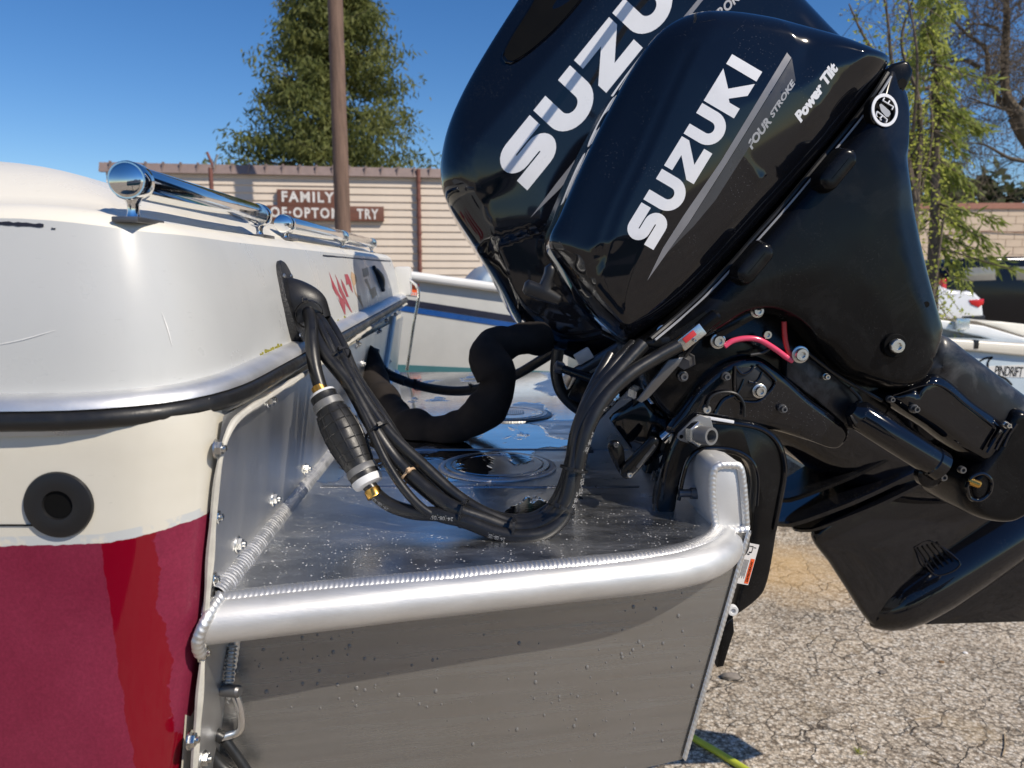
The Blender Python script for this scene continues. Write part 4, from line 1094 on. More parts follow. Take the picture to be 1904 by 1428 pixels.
# ------------------------------------------------------------------ aluminium motor bracket
brk = thing('motor_bracket', (0, 1.8, .5), 'welded bare aluminium motor bracket with flat wet deck bolted to the transom', 'bracket')
def bracket():
    Z = DECK
    edge = [PZ(x, y, Z) for x, y in ((402, 1110), (418, 1109), (527, 1097), (627, 1087), (727, 1078), (827, 1069), (944, 1057), (1061, 1046), (1161, 1036), (1245, 1024), (1295, 1010), (1325, 994), (1336, 972))]
    E = crom(edge, 60)
    bx = .283; farY = 2.80
    dirT = Vector((-.05, 1, 0)).normalized()
    B0 = Vector((E[-1].x, E[-1].y, Z)); B1 = B0 + dirT*((farY-B0.y)/dirT.y)
    L1 = Vector((TX(farY, Z), farY, Z)); L0 = Vector((TX(E[0].y, Z), E[0].y, Z))
    top = E + [B1, L1, L0]
    n = len(top); V = [p.copy() for p in top] + [p-Vector((0, 0, .006)) for p in top]
    ob('deck_plate', V, [list(range(n)), [n+i for i in range(n)][::-1]] + [[i, (i+1) % n, n+(i+1) % n, n+i][::-1] for i in range(n)], M['deck'], brk, False)
    # rounded edge tube
    T = [PZ(x, y, Z-.024) for x, y in ((380, 1157), (470, 1147), (560, 1137), (650, 1127), (744, 1116), (894, 1100), (1061, 1082), (1195, 1068), (1262, 1058), (1312, 1044), (1342, 1026), (1352, 1008))]
    tube('edge_tube', T, .0245, M['alu_tube'], brk, 90, 28)
    weld('weld_bead', [p+Vector((0, -.002, .0)) for p in E], .021, .0048, M['weld'], brk, Vector((0, -.35, 1)).normalized())
    # end rings of the tube
    def ring(c, ax, r, nm='weld_bead'):
        a = ax.normalized(); u = Vector((0, 0, 1)); s = a.cross(u).normalized(); u = s.cross(a)
        weld(nm, [c + (u*math.cos(R(t)) + s*math.sin(R(t)))*r for t in range(-60, 215, 12)], .012, .005, M['weld'], brk, a)
    weld('weld_bead', [Vector((TX(.80, .9)+.012, E[0].y-.006, .90)), Vector((TX(.8, .88)+.008, T[0].y-.022, .885)), Vector((TX(.8, .86)+.004, T[0].y-.029, .865)), Vector((TX(.8, .84)+.006, T[0].y-.022, .845))], .014, .006, M['weld'], brk, Vector((1, -1, .2)))
    e = T[-1]; ring(e+Vector((.003, .004, 0)), (T[-1]-T[-2]), .0235)
    # transom plate with folded rim
    V = []; Fc = []; zs = (1.104, 1.07, 1.0, .9, .75, .6, .45, .32); ys = (.774, .79, 1.0, 1.4, 1.8, 2.2, 2.6, 2.84)
    for z in zs:
        for Y in ys: V.append(Vector((TX(Y, z), max(Y, .774 + .012*max(0, (z-1.06)/.05)), z)))
    m = len(ys)
    for j in range(len(zs)-1):
        for i in range(m-1): Fc.append([j*m+i, j*m+i+1, (j+1)*m+i+1, (j+1)*m+i])
    ob('transom_plate', V, Fc, M['alu_plate'], brk, False)
    # weld at deck and transom: wide ladder-like bead
    W = [Vector((TX(Y, Z)+.008, Y, Z+.004)) for Y in (.80, .86, .95, 1.05, 1.15, 1.25, 1.36, 1.6, 1.9, 2.3, 2.78)]
    weld('weld_bead', W, .024, .006, M['weld'], brk, Vector((1, 0, 1)).normalized(), .0075, amp=.28)
    # near side plate
    a0 = Vector((TX(.892, .87)+.001, .892, .87)); a1 = PY(1388, 990, 1.02); b1 = PY(1268, 1412, .985); b0 = Vector((TX(.875, .47), .875, .50)); pn = (a1-a0).cross(b1-a0).normalized(); b0.y = a0.y - ((b0.x-a0.x)*pn.x + (b0.z-a0.z)*pn.z)/pn.y      # keep the plate flat
    nrm = (a1-a0).cross(b0-a0).normalized()
    if nrm.y > 0: nrm = -nrm
    th = nrm*.005; V = [a0, a1, b1, b0]; V += [p-th for p in V]
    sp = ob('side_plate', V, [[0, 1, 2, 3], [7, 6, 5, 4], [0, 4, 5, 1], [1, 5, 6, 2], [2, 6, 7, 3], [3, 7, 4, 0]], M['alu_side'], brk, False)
    weld('weld_bead', [a1.lerp(b1, s)+nrm*.001+Vector((.002, 0, 0)) for s in (0, .25, .5, .75, 1)], .010, .0045, M['weld'], brk, (nrm+Vector((.8, 0, 0))).normalized(), .007)
    weld('weld_bead', [Vector((TX(.887, z)+.006, .889-.02*(.87-z), z)) for z in (.85, .78, .70, .62, .55)], .014, .005, M['weld'], brk, Vector((1, -1, 0)).normalized(), .008)
    # aft and bottom plates of the box
    q = dirT*1.75
    ob('aft_plate', [a1, a1+q, b1+q, b1], [[0, 1, 2, 3]], M['alu_plate'], brk, False)
    ob('bottom_plate', [b0, b1, b1+q, b0+q], [[0, 1, 2, 3]], M['alu_plate'], brk, False)
    # motor board: boxed section standing on the aft edge
    pl = Pl(.3, 1.035, YAW)
    post = [(1326, 992), (1320, 940), (1318, 890), (1322, 868), (1336, 857), (1360, 858), (1378, 863), (1387, 884), (1391, 940), (1395, 994)]
    o = prism('motor_board', post, pl, -.50, 0, M['alu'], brk, .004)
    p = [pl.P(x, y, .001) for x, y in ((1332, 985), (1325, 930), (1325, 888), (1330, 872), (1340, 866), (1358, 865), (1374, 868), (1380, 886), (1385, 940), (1388, 985))]
    weld('weld_bead', p, .0115, .0048, M['weld'], brk, pl.N, .0065)
    weld('weld_bead', [pl.P(1318, 992, .003), pl.P(1340, 988, .003), pl.P(1365, 987, .003), pl.P(1392, 984, .003)], .014, .006, M['weld'], brk, (pl.N+Vector((0, 0, .6))).normalized(), .0065)
    weld('weld_bead', [pl.P(1322, 985, -.01), pl.P(1322, 985, -.01)+dirT*.15, pl.P(1322, 985, -.01)+dirT*.45], .022, .008, M['weld'], brk, Vector((-1, 0, 1)).normalized())
    # taller middle section for the main motor with sloping shoulder
    Vm = []; xo = pl.P(1322, 985).x
    prof = [(1.50, .90), (1.50, .985), (1.56, 1.085), (1.66, 1.10), (2.2, 1.10), (2.3, .99), (2.7, .98), (2.7, .90)]
    nn = len(prof)
    for dx in (0, .055):
        for Y, z in prof: Vm.append(Vector((xo-.05*(Y-1.05)+dx, Y, z)))
    o = ob('motor_board', Vm, [list(range(nn)), [nn+i for i in range(nn)][::-1]]+[[i, (i+1) % nn, nn+(i+1) % nn, nn+i] for i in range(nn)], M['alu_dark'], brk, False); bevel_me(o, .004)
    # gusset between deck and board
    g = [Vector((xo-.16, 1.52, Z)), Vector((xo-.01, 1.52, Z)), Vector((xo-.02, 1.52, 1.05))]
    v = g + [p+Vector((0, .006, 0)) for p in g]; ob('gusset', v, [[0, 1, 2], [5, 4, 3], [0, 3, 4, 1], [1, 4, 5, 2], [2, 5, 3, 0]], M['alu_dark'], brk, False)
    # stiffener ribs showing through the deck as shallow raised joints
    for y0, xa, xb in ((905, 600, 1190), (836, 660, 1170)):
        P0 = PZ(xa, y0, Z); P1 = PZ(xb, y0, Z); weld('weld_bead', [P0, P0.lerp(P1, .5), P1], .012, .0025, M['alu_dark'], brk)
    # two round inspection hatches
    for (x, y, rr) in ((925, 868, .088), (948, 771, .088)):
        c = PZ(x, y, Z); h = lathe('hatch_ring', c+Vector((0, 0, -.002)), (0, 0, 1), [(0, rr*1.14), (.006, rr*1.13), (.008, rr*1.10), (.008, rr*1.0), (.006, rr*.985)], M['alu_dark'], brk, 64)
        lathe('hatch_lid', c+Vector((0, 0, -.001)), (0, 0, 1), [(0, rr*.975), (.0068, rr*.97), (.0078, rr*.955), (.0078, rr*.80), (.0070, rr*.79), (.0070, .001)], M['deck'], h, 64)
        weld('weld_bead', [c+Vector((math.cos(R(a)), math.sin(R(a)), 0))*rr*1.17+Vector((0, 0, .001)) for a in range(0, 361, 12)], .015, .004, M['weld'], h)
        g = MB()
        if y < 800:
            for i in range(-8, 9):
                for j in range(-5, 6):
                    if (i/9)**2+(j/7)**2 < .7:
                        v, f = g_box(c+Vector((i*.005, j*.006, .0072)), Vector((.0017, 0, 0)), Vector((0, .0022, 0)), Vector((0, 0, .0008))); g.add(v, f)
            g.ob('tread_grid', M['alu_dark'], h, False)
    # bolts
    mb = MB(); v, f = g_lathe((0, 0, 0), (1, 0, 0), [(0, .0105), (.0018, .0103), (.002, .006)], 20); mb.add(v, f)
    v, f = g_lathe((.001, 0, 0), (1, 0, 0), [(0, .0076), (.0055, .0076), (.0062, .0066)], 6); mb.add(v, f)
    v, f = g_lathe((.002, 0, 0), (1, 0, 0), [(0, .0038), (.0085, .0038), (.009, .003)], 12); mb.add(v, f)
    me = mesh('bolt', mb.v, mb.f, M['steel'], True, 30)
    tp = lambda x, y: PPL(x, y, Vector((TX(1, .9), 1, .9)), Vector((1, .05, -.13)).normalized())
    for x, y in ((401, 834), (396, 962), (389, 1077), (441, 1012), (499, 744), (567, 872), (508, 928), (373, 1214), (352, 1376), (377, 1412), (663, 640), (672, 676), (703, 615), (716, 596), (684, 705), (722, 672), (733, 585), (648, 690)):
        p = tp(x, y); k = Matrix.Rotation(random.uniform(0, 6), 4, 'X'); s = Matrix.Diagonal((1, 1, 1, 1))
        link('bolt', me, brk, Matrix.Translation(p) @ Matrix.Rotation(R(3), 4, 'Z') @ k)
    # doubler straps on the far part of the plate
    for x0, x1 in ((692, 722),):
        p0 = tp(728, 590); p1 = tp(712, 690); tube('strap', [p0+Vector((.004, 0, 0)), p1+Vector((.004, 0, 0))], .012, M['alu'], brk)
bracket()
def droplets():
    random.seed(31); sp = bvh(bpy.data.objects['side_plate']); mb = MB()
    for i in range(210):
        cx, cy, w = random.choice(((600, 1240, 90), (560, 1200, 60), (1200, 1180, 60), (1120, 1300, 120), (900, 1260, 160), (1000, 1350, 160)))
        x = random.gauss(cx, w); y = random.gauss(cy, 45); d = ray(x, y).normalized(); h = sp.ray_cast(CAM, d)
        if h[0] is None: continue
        n = h[1] if h[1].dot(d) < 0 else -h[1]; r = random.choice((.0008, .0010, .0013, .0017, .0024))*random.uniform(.8, 1.15)
        v, f = g_lathe(h[0], n, [(0, r), (r*.35, r*.85), (r*.55, r*.45), (r*.6, .0001)], 8, None); mb.add([p + Vector((0, 0, (p-h[0]).z*.25)) for p in v], f)
    tag(mb.ob('water_droplets', M['water'], brk), kind='stuff')
droplets()
def shackle():
    c = PY(427, 1290, .86); t = thing('shackle', c, 'small stainless shackle with dark rope hanging under the edge tube', 'shackle')
    q = lambda x, y, d=.86: PY(x, y, d)
    tube('bow', [q(425, 1278), q(436, 1290), q(447, 1320), q(449, 1350), q(442, 1362), q(426, 1368), q(415, 1372)], .0052, M['chrome'], t, 40, 12)
    lathe('pin', q(412, 1283, .86), (1, -.3, .1), [(0, .007), (.003, .0075), (.024, .0075), (.027, .005)], M['darksteel'], t)
    tube('rope', [q(432, 1200, .875), q(428, 1235, .868), q(424, 1280, .862)], lambda s: .0055+.0012*math.sin(s*70), M['alu_dark'], t, 80, 10)
    tube('rope', [q(415, 1372), q(398, 1365), q(392, 1395), q(412, 1425), q(450, 1450)], .0075, M['rubber'], t, 40, 12)
    tube('rope', [q(418, 1376), q(430, 1392), q(450, 1420), q(470, 1450)], .006, M['rubber'], t, 40, 12)
    tube('padeye', [q(405, 1300, .872), q(408, 1275, .866), q(428, 1278, .862)], .006, M['darksteel'], t, 20, 10)
shackle()
# ------------------------------------------------------------------ main outboard (farther, larger)
MP = Pl(.25, 1.74); MC = Pl(.25, 1.93)
main = thing('outboard_motor', MC.P(1330, 830), 'larger glossy black outboard tilted up behind the smaller one', 'outboard motor', 'two tilted outboard motors')
def line(pl, pts, d): return crom([pl.uv(x, y, d) for x, y in pts], 26)
def main_motor():
    f = .075
    L1 = line(MP, [(700, 470), (850, 302), (940, 200), (1040, 85), (1110, 0), (1230, -140)], f)      # shoulder crease
    L2 = line(MP, [(760, 490), (888, 462), (1010, 425), (1110, 396), (1300, 330)], f)                 # cowl seam
    L3 = line(MP, [(740, 150), (790, 260), (828, 342), (900, 470), (990, 625), (1060, 740)], f)                   # front facet
    def feat(v):
        a = sdist(v, L1); b = sdist(v, L2); c = sdist(v, L3)
        d = 0
        if a > 0: d -= .38*a - .25*max(0, a-.10)
        d -= .010*sstep((-b+.004)/.008)
        g = abs(b-.006)
        if g < .006: d -= .004*(1-g/.006)
        if c < 0: d += .9*c
        return max(d, -.10)
    out = [(1010, -70), (960, 5), (905, 92), (862, 168), (833, 236), (820, 298), (821, 345), (836, 386), (880, 456), (928, 534), (967, 606), (1010, 642), (1080, 656), (1150, 652), (1250, 640), (1400, 560), (1560, 330), (1640, 180), (1605, 115), (1556, 73), (1500, 14), (1440, -45), (1300, -115), (1120, -135)]
    cw = pillow('cowling', out, MP, .42, f, .085, [(930, 360), (1100, 260), (1400, 120)], M['black_gloss'], main, feat, 320, 44, .012, .06)
    tr = bvh(cw); on = on_shell(tr, .0009)
    mp = px_affine((979, 356), (398, -492), (-62, -58))
    lay('lettering', wordmark(), lambda u, v: on(*mp(u, v)), M['decal_silver'], cw, 3)
    def poly(nm, pts, mat, lift=None, cuts=4):
        p = [Vector(q) for q in pts]; o_ = on_shell(tr, lift) if lift else on
        lay(nm, (p, [list(range(len(p)))]), lambda x, y: o_(x, y), mat, cw, cuts)
    poly('stripe_decal', [(986, 405), (1035, 340), (1075, 290), (1120, 225), (1185, 135), (1330, -40), (1336, -36), (1195, 140), (1130, 232), (1080, 305), (1040, 352)], M['decal_grey'])
    VF = text2d('STROKE', .03, .3); m2 = px_affine((1322, 52), (66, -64), (-12, -12)); lay('lettering', VF, lambda u, v: on(*m2(u, v)), M['decal_dim'], cw, 1)
    # air intake pocket with rim
    pk = [(933, 108), (944, 80), (962, 50), (985, 14), (1010, -25), (1120, -60), (1085, -5), (1040, 48), (1000, 85), (970, 108), (945, 120)]
    P = crom([Vector((x, y)) for x, y in pk], 48, True)
    c = Vector((1000, 40)); V = []; Fc = []
    D = MP.N
    rows = [(1.0, .0015), (.985, .0025), (.965, .0), (.93, -.014), (.80, -.03), (.4, -.036), (.02, -.036)]
    for k, dep in rows:
        for p in P:
            q = c+(p-c)*k; s = on_shell(tr, .0012)(q.x, q.y); V.append(s + D*(dep if dep > 0 else 0))
    n = len(P); Fc = [[j*n+i, j*n+(i+1) % n, (j+1)*n+(i+1) % n, (j+1)*n+i] for j in range(2) for i in range(n)]
    ob('intake_rim', V, Fc, M['black_gloss'], cw)
    ob('intake_mesh', [V[5*n+i]*0 + V[3*n+i] for i in range(n)] + [sum((V[6*n+i] for i in range(n)), Vector())/n], [[i, (i+1) % n, n] for i in range(n)], M['ink'], cw)  # black sheet on the shell in place of the shade inside the pocket
    # front latch, lower lip and throat
    tube('lower_lip', [MP.P(x, y, .04) for x, y in ((968, 600), (985, 606), (1020, 596), (1065, 572), (1110, 548), (1150, 530))], .014, M['darksteel'], main, 30, 14)
    pillow('lower_pan', [(975, 600), (1040, 575), (1130, 545), (1260, 520), (1330, 560), (1300, 640), (1200, 700), (1120, 690), (1050, 660), (1010, 645)], MP, .32, .02, .03, [(1050, 620), (1250, 600)], M['black_satin'], main, None, 100, 10)
    # mid section, plates, gear case
    pillow('midsection', [(1200, 640), (1330, 600), (1480, 640), (1650, 745), (1850, 830), (1880, 900), (1780, 930), (1650, 930), (1540, 890), (1440, 830), (1330, 770), (1230, 720)], MC, .12, .09, .08, [(1300, 690), (1480, 790), (1750, 890)], M['black_gloss'], main, None, 140, 12, .02)
    e = (MC.P(1800, 795)-MC.P(1425, 985)).normalized(); Nn = MC.N; l = e.cross(Nn).normalized()
    if l.z > 0: l = -l
    def plate(name, c0, L, w0, w1, th, mat, mirror=1):
        pts = [(0, .012), (.025, .055*w0/.1), (.10, w0*.8), (.22, w0), (L*.7, w1), (L, w1*.85)]
        pts = [Vector(p) for p in pts]; P = crom(pts, 24); P = [Vector((p.x, p.y)) for p in P] + [Vector((p.x, -p.y)) for p in P[::-1]]
        V = [c0+e*p.x+Nn*p.y for p in P]; n = len(V); W = [v+l*th for v in V]
        I = [c0+e*(p.x*.985+.004)+Nn*p.y*.93-l*th*.35 for p in P]
        Fc = [list(range(2*n, 3*n)), [n+i for i in range(n)][::-1]] + [[i, (i+1) % n, n+(i+1) % n, n+i] for i in range(n)] + [[2*n+i, 2*n+(i+1) % n, (i+1) % n, i] for i in range(n)]
        return ob(name, V+W+I, Fc, mat, main)
    c0 = MC.P(1432, 968)
    plate('ventilation_plate', c0, .66, .115, .12, .010, M['black_gloss'])
    plate('splash_plate', c0 - l*.055 + e*.03, .55, .10, .09, .008, M['black_satin'])
    plate('splash_plate', c0 + l*.045 + e*.045, .60, .10, .10, .008, M['black_gloss'])
    pillow('gear_strut', [(1510, 996), (1545, 1050), (1580, 1104), (1610, 1150), (1632, 1166), (1700, 1140), (1850, 1020), (1940, 940), (2000, 870), (1860, 830), (1700, 885), (1600, 935), (1540, 965)], MC, .018, .018, .014, [(1620, 1040), (1800, 930)], M['black_gloss'], main, None, 160, 12, .012, .012)
    nose = MC.P(1618, 1166, .0); tail = MC.P(2000, 905, 0); ax = (tail-nose).normalized(); q = nose + Vector((0, 0, .004))
    prof = [(0, .001), (.004, .010), (.014, .022), (.035, .040), (.07, .058), (.12, .071), (.20, .080), (.30, .082), (.42, .080), (.46, .074), (.50, .066)]
    v, fc = g_lathe(q, ax, prof, 40); ob('torpedo', v, fc, M['black_gloss'], main)
    prism('skeg', [(1722, 1162), (1800, 1105), (1904, 1030), (2000, 960), (2060, 1010), (2000, 1120), (1904, 1157), (1800, 1160)], MC, -.008, .008, M['black_gloss'], main, .004)
    # water intake: frame with raised slats
    gs = bpy.data.objects['gear_strut']; tt = BVHTree.FromPolygons([Vector(x) for x in v], [tuple(a) for a in fc]); tg = bvh(gs)
    def surf(px, py, lift=.0015):
        d = ray(px, py).normalized(); h1 = tt.ray_cast(CAM, d); h2 = tg.ray_cast(CAM, d)
        h = h1 if h1[0] and (not h2[0] or h1[3] < h2[3]) else h2
        return (h[0] if h[0] else MC.P(px, py, .03)) - d*lift
    fr = [surf(x, y, .001) for x, y in ((1700, 1018), (1728, 1006), (1785, 1045), (1772, 1062), (1738, 1068))]
    grille = tube('intake_frame', fr+[fr[0]], .0022, M['black_gloss'], main, 40, 6)
    for k in range(5):
        a = (1706+k*9, 1018-k*2.5); b = (1736+k*9, 1062-k*4.5); tube('intake_slat', [surf(*a), surf((a[0]+b[0])/2, (a[1]+b[1])/2), surf(*b)], .0025, M['black_satin'], grille, 8, 6)
    # propeller hub behind
    # clutter of linkages under the powerhead
    q = lambda x, y, d=1.55: PY(x, y, d)
    tube('cable', [q(1038, 650), q(1034, 690), q(1042, 725), q(1060, 748), q(1078, 762)], .0125, M['rubber'], main, 30, 12)
    tube('link_rod', [q(1036, 682, 1.45), q(1120, 712, 1.42)], .0085, M['black_paint'], main)
    lathe('rod_end', q(1030, 680, 1.45), (1, 0, -.3), [(0, .006), (.003, .012), (.015, .012), (.02, .009)], M['darksteel'], main)
    tube('link_rod', [q(1060, 700, 1.6), q(1160, 640, 1.6)], .012, M['darksteel'], main)
    box('throttle_block', q(1092, 724, 1.52), (.035, .03, .03), M['black_satin'], main, .008, (Vector((.9, 0, -.4)), Vector((0, 1, 0)), Vector((.4, 0, .9))))
    box('sensor', q(1085, 662, 1.6), (.018, .015, .012), M['gel_white'], main, .003, (Vector((.85, 0, .5)), Vector((0, 1, 0)), Vector((-.5, 0, .85))))
    box('tilt_arm', q(1130, 665, 1.62), (.05, .02, .008), M['alu_rail'], main, .003, (Vector((.85, 0, .53)), Vector((0, 1, 0)), Vector((-.53, 0, .85))))
    box('swivel_head', q(1150, 720, 1.75), (.10, .10, .09), M['black_paint'], main, .02, (Vector((.8, 0, .6)), Vector((0, 1, 0)), Vector((-.6, 0, .8))))
    prism('clamp_plate', [(1120, 790), (1150, 690), (1230, 650), (1330, 700), (1400, 800), (1430, 900), (1400, 960), (1340, 900), (1260, 830), (1200, 850), (1170, 900)], Pl(.25, 1.66), -.05, 0, M['black_paint'], main, .008, 60)
main_motor()

# ------------------------------------------------------------------ small outboard (near)
KP = Pl(.3, 1.13)
kick = thing('outboard_motor', KP.P(1330, 900), 'smaller black outboard tilted up nearest the camera, with clamp bracket', 'outboard motor', 'two tilted outboard motors')
def near_motor():
    f = .045
    L1 = line(KP, [(1030, 760), (1070, 610), (1108, 498), (1142, 400), (1198, 280), (1262, 135), (1320, 20)], f)
    L2 = line(KP, [(1080, 770), (1190, 620), (1295, 478), (1400, 352), (1530, 190), (1600, 108), (1640, 70)], f)
    L0 = line(KP, [(1000, 500), (1050, 440), (1110, 380), (1190, 250), (1270, 100)], f)
    def feat(v):
        a = sdist(v, L1); b = sdist(v, L2); d = 0
        if a > 0: d -= .42*a - .30*max(0, a-.035)
        if abs(a) < .010: d -= .0035*(1-abs(a)/.010)
        if b < 0: d += .30*b
        return max(d, -.045)
    out = [(1021, 452), (1042, 398), (1085, 300), (1140, 190), (1190, 105), (1232, 55), (1282, 28), (1335, 23), (1405, 31), (1485, 49), (1560, 72), (1618, 97), (1648, 113), (1632, 148), (1592, 200), (1500, 312), (1400, 425), (1300, 532), (1235, 588), (1196, 614), (1160, 632), (1118, 600), (1080, 556), (1046, 500)]
    cw = pillow('cowling', out, KP, .27, f, .05, [(1130, 470), (1290, 220), (1470, 130)], M['black_gloss'], kick, feat, 320, 44, .012, .05)
    tr = bvh(cw); on = on_shell(tr, .0006)
    mp = px_affine((1214, 466), (203, -332), (-56, -33))
    lay('lettering', wordmark(), lambda u, v: on(*mp(u, v)), M['decal_silver'], cw, 3)
    def poly(nm, pts, mat, cuts=4):
        p = [Vector(q) for q in pts]; lay(nm, (p, [list(range(len(p)))]), lambda x, y: on(x, y), mat, cw, cuts)
    poly('stripe_decal', [(1203, 522), (1232, 462), (1270, 402), (1340, 300), (1463, 98), (1471, 108), (1350, 305), (1280, 415), (1240, 470)], M['decal_grey'])
    poly('stripe_decal', [(1241, 469), (1281, 415), (1351, 305), (1472, 109), (1479, 150), (1400, 262), (1330, 372), (1290, 420)], M['decal_dark'])
    for w, p0, ex, ey, mt, b, sh in (('FOUR', (1398, 279), (38, -53), (-13, -8), 'decal_dim', .045, .35), ('STROKE', (1437, 220), (44, -68), (-9, -5), 'decal_dim', .04, .35), ('Power Tilt', (1489, 229), (72, -103), (-16, -11), 'decal_silver', .055, .3)):
        m2 = px_affine(p0, ex, ey); lay('lettering', text2d(w, b, sh), lambda u, v: on(*m2(u, v)), M[mt], cw, 1)
    # pan under the seam
    LB = line(KP, [(1600, 130), (1640, 250), (1668, 330), (1668, 400), (1690, 500), (1722, 596), (1735, 660)], .05)
    def feat2(v):
        d = sdist(v, LB); return -.55*max(0, d-.0) if d > 0 else 0
    po = [(1163, 640), (1200, 620), (1300, 541), (1400, 434), (1500, 320), (1592, 212), (1652, 122), (1673, 150), (1688, 185), (1685, 250), (1681, 310), (1690, 370), (1704, 440), (1722, 520), (1740, 588), (1745, 604), (1743, 618), (1734, 645), (1712, 680), (1698, 700), (1688, 711), (1672, 718), (1645, 721), (1610, 713), (1556, 690), (1510, 644), (1470, 603), (1425, 582), (1380, 586), (1330, 614), (1280, 640), (1220, 660)]
    pan = pillow('lower_pan', po, KP, .25, .05, .022, [(1230, 622), (1400, 505), (1560, 400), (1650, 300), (1640, 450), (1680, 620)], M['black_satin'], kick, feat2, 300, 22, .004, .03)
    tp = bvh(pan); onp = on_shell(tp, .0)
    tube('seam', [onp(x, y) for x, y in ((1210, 630), (1260, 588), (1304, 548), (1360, 490), (1404, 440), (1460, 378), (1504, 325), (1550, 270), (1596, 214), (1630, 168), (1650, 136))], .0042, M['rubber'], pan, 60, 8)
    tube('seam_edge', [onp(x, y)+KP.N*.001 for x, y in ((1218, 632), (1266, 592), (1310, 552), (1366, 494), (1411, 444), (1466, 382), (1511, 329), (1557, 274), (1603, 218), (1636, 174), (1656, 143))], .0018, M['decal_dim'], pan, 60, 6)  # pale line along the seam, a highlight put into the colour
    # two oblong moulded bumps
    for cx, cy in ((1548, 318), (1396, 490)):
        c = onp(cx, cy); dv = (onp(cx+28, cy-34)-onp(cx-28, cy+34)).normalized(); n = KP.N; w = dv.cross(n).normalized(); V = []; seg = 40
        rows = [(1.18, -.003), (1.06, .003), (.98, .011), (.88, .017), (.72, .0205), (.5, .0215), (.25, .022), (.02, .022)]
        for k, h in rows:
            for i in range(seg):
                a = 2*math.pi*i/seg; V.append(c + dv*(math.copysign(.018, math.cos(a))+math.cos(a)*.016*k) * 1 + w*math.sin(a)*.016*k + n*h)
        ob('moulded_bump', V, [[j*seg+i, j*seg+(i+1) % seg, (j+1)*seg+(i+1) % seg, (j+1)*seg+i] for j in range(len(rows)-1) for i in range(seg)], M['black_satin'], pan)
    # round badge
    c = onp(1647, 205) - KP.A*.0095 + Vector((0, 0, -.003)); n = (KP.N + KP.A*.25 + Vector((0, 0, .08))).normalized()
    bd = lathe('badge', c-n*.004, n, [(0, .0235), (.0095, .0235), (.0103, .0228), (.0103, .018), (.0095, .0178), (.0095, .001)], M['ink'], pan, 48)
    v, fc = g_lathe(c+n*.0106, n, [(0, .0228), (.0006, .0222), (.0006, .0183), (0, .018)], 48); ob('badge_ring', v, fc[:-2], M['decal_silver'], bd)
    pb = lambda x, y: PPL(1560+x/7.93, 90+y/7.93, c+n*.0098, n)
    def gl(pts, w=.0022):
        P = [pb(*p) for p in pts]; tube('badge_letter', P, w*.5, M['decal_silver'], bd, 10, 6) if len(P) > 2 else tube('badge_letter', P, w*.5, M['decal_silver'], bd)
    gl([(640, 765), (720, 815), (800, 860)]); gl([(645, 765), (668, 730)]); gl([(720, 812), (745, 772)]); gl([(800, 860), (778, 905)])
    gl([(560, 930), (640, 990), (708, 1050)]); gl([(560, 930), (545, 990), (560, 1010)]); gl([(708, 1050), (692, 1095)]); gl([(640, 990), (605, 1040), (620, 1060)])
    lp = [pb(*p) for p in ((595, 830), (622, 815), (650, 835), (750, 925), (760, 970), (728, 1012), (690, 1005), (620, 920))]; ob('badge_letter', lp, [list(range(len(lp)))], M['decal_dim'], bd, False)
    # lifting lug with hole
    lg = prism('tilt_lug', [(1646, 131), (1662, 117), (1684, 111), (1692, 114), (1700, 131), (1696, 146), (1679, 176), (1672, 183), (1660, 172)], KP, -.05, .012, M['black_satin'], kick, .005)
    lathe('lug_hole', KP.P(1678, 155, .0135), -KP.N, [(0, .0068), (.004, .0068)], M['ink'], lg, 24)
    lathe('drain_hole', onp(1722, 566)+Vector((0, -.001, 0)), KP.N, [(0, .0045), (.0008, .004)], M['ink'], pan, 20)
    def bolt(x, y, d, r, par=kick, hexr=None, pl=KP, washer=True, mat='steel'):
        p = pl.P(x, y, d); mb = MB()
        if washer: v, fc = g_lathe(p, pl.N, [(-.004, r*1.35), (.001, r*1.35), (.0016, r*1.25), (.0016, r)], 28); mb.add(v, fc)
        v, fc = g_lathe(p+pl.N*.001, pl.N, [(0, r), (.006, r), (.0075, r*.88), (.0075, r*.5), (.004, r*.45), (.004, .0001)], 28 if not hexr else 6); mb.add(v, fc)
        return mb.ob('bolt', M[mat], par)
    lathe('bolt_recess', KP.P(1665, 643, .058), KP.N, [(-.006, .0175), (.0, .0175), (.0008, .0165), (.0008, .013)], M['ink'], kick, 32)  # black disc paints the dark gap round the bolt
    bolt(1665, 643, .060, .0105, washer=False)
    # engine holder block behind the opening
    prism('engine_holder', [(1190, 640), (1250, 620), (1330, 590), (1460, 575), (1540, 660), (1640, 715), (1660, 760), (1600, 800), (1480, 780), (1380, 760), (1280, 790), (1230, 760), (1200, 700)], KP, -.20, -.012, M['black_paint'], kick, .008, 80)
    pillow('swivel_bracket', [(1236, 800), (1262, 762), (1300, 712), (1340, 678), (1378, 661), (1412, 664), (1450, 690), (1500, 735), (1545, 770), (1575, 800), (1555, 832), (1500, 818), (1440, 800), (1380, 792), (1300, 788), (1256, 806)], KP, .16, .014, .012, [(1300, 780), (1400, 740), (1480, 800)], M['black_gloss'], kick, None, 160, 12, .004)
    # webbed pocket of the swivel bracket: recessed triangle with ribs
    tube('pocket_rim', [KP.P(x, y, .018) for x, y in ((1367, 680), (1366, 720), (1370, 742), (1405, 748), (1420, 740), (1442, 712), (1430, 695), (1410, 678))], .0022, M['black_gloss'], kick, 50, 8)
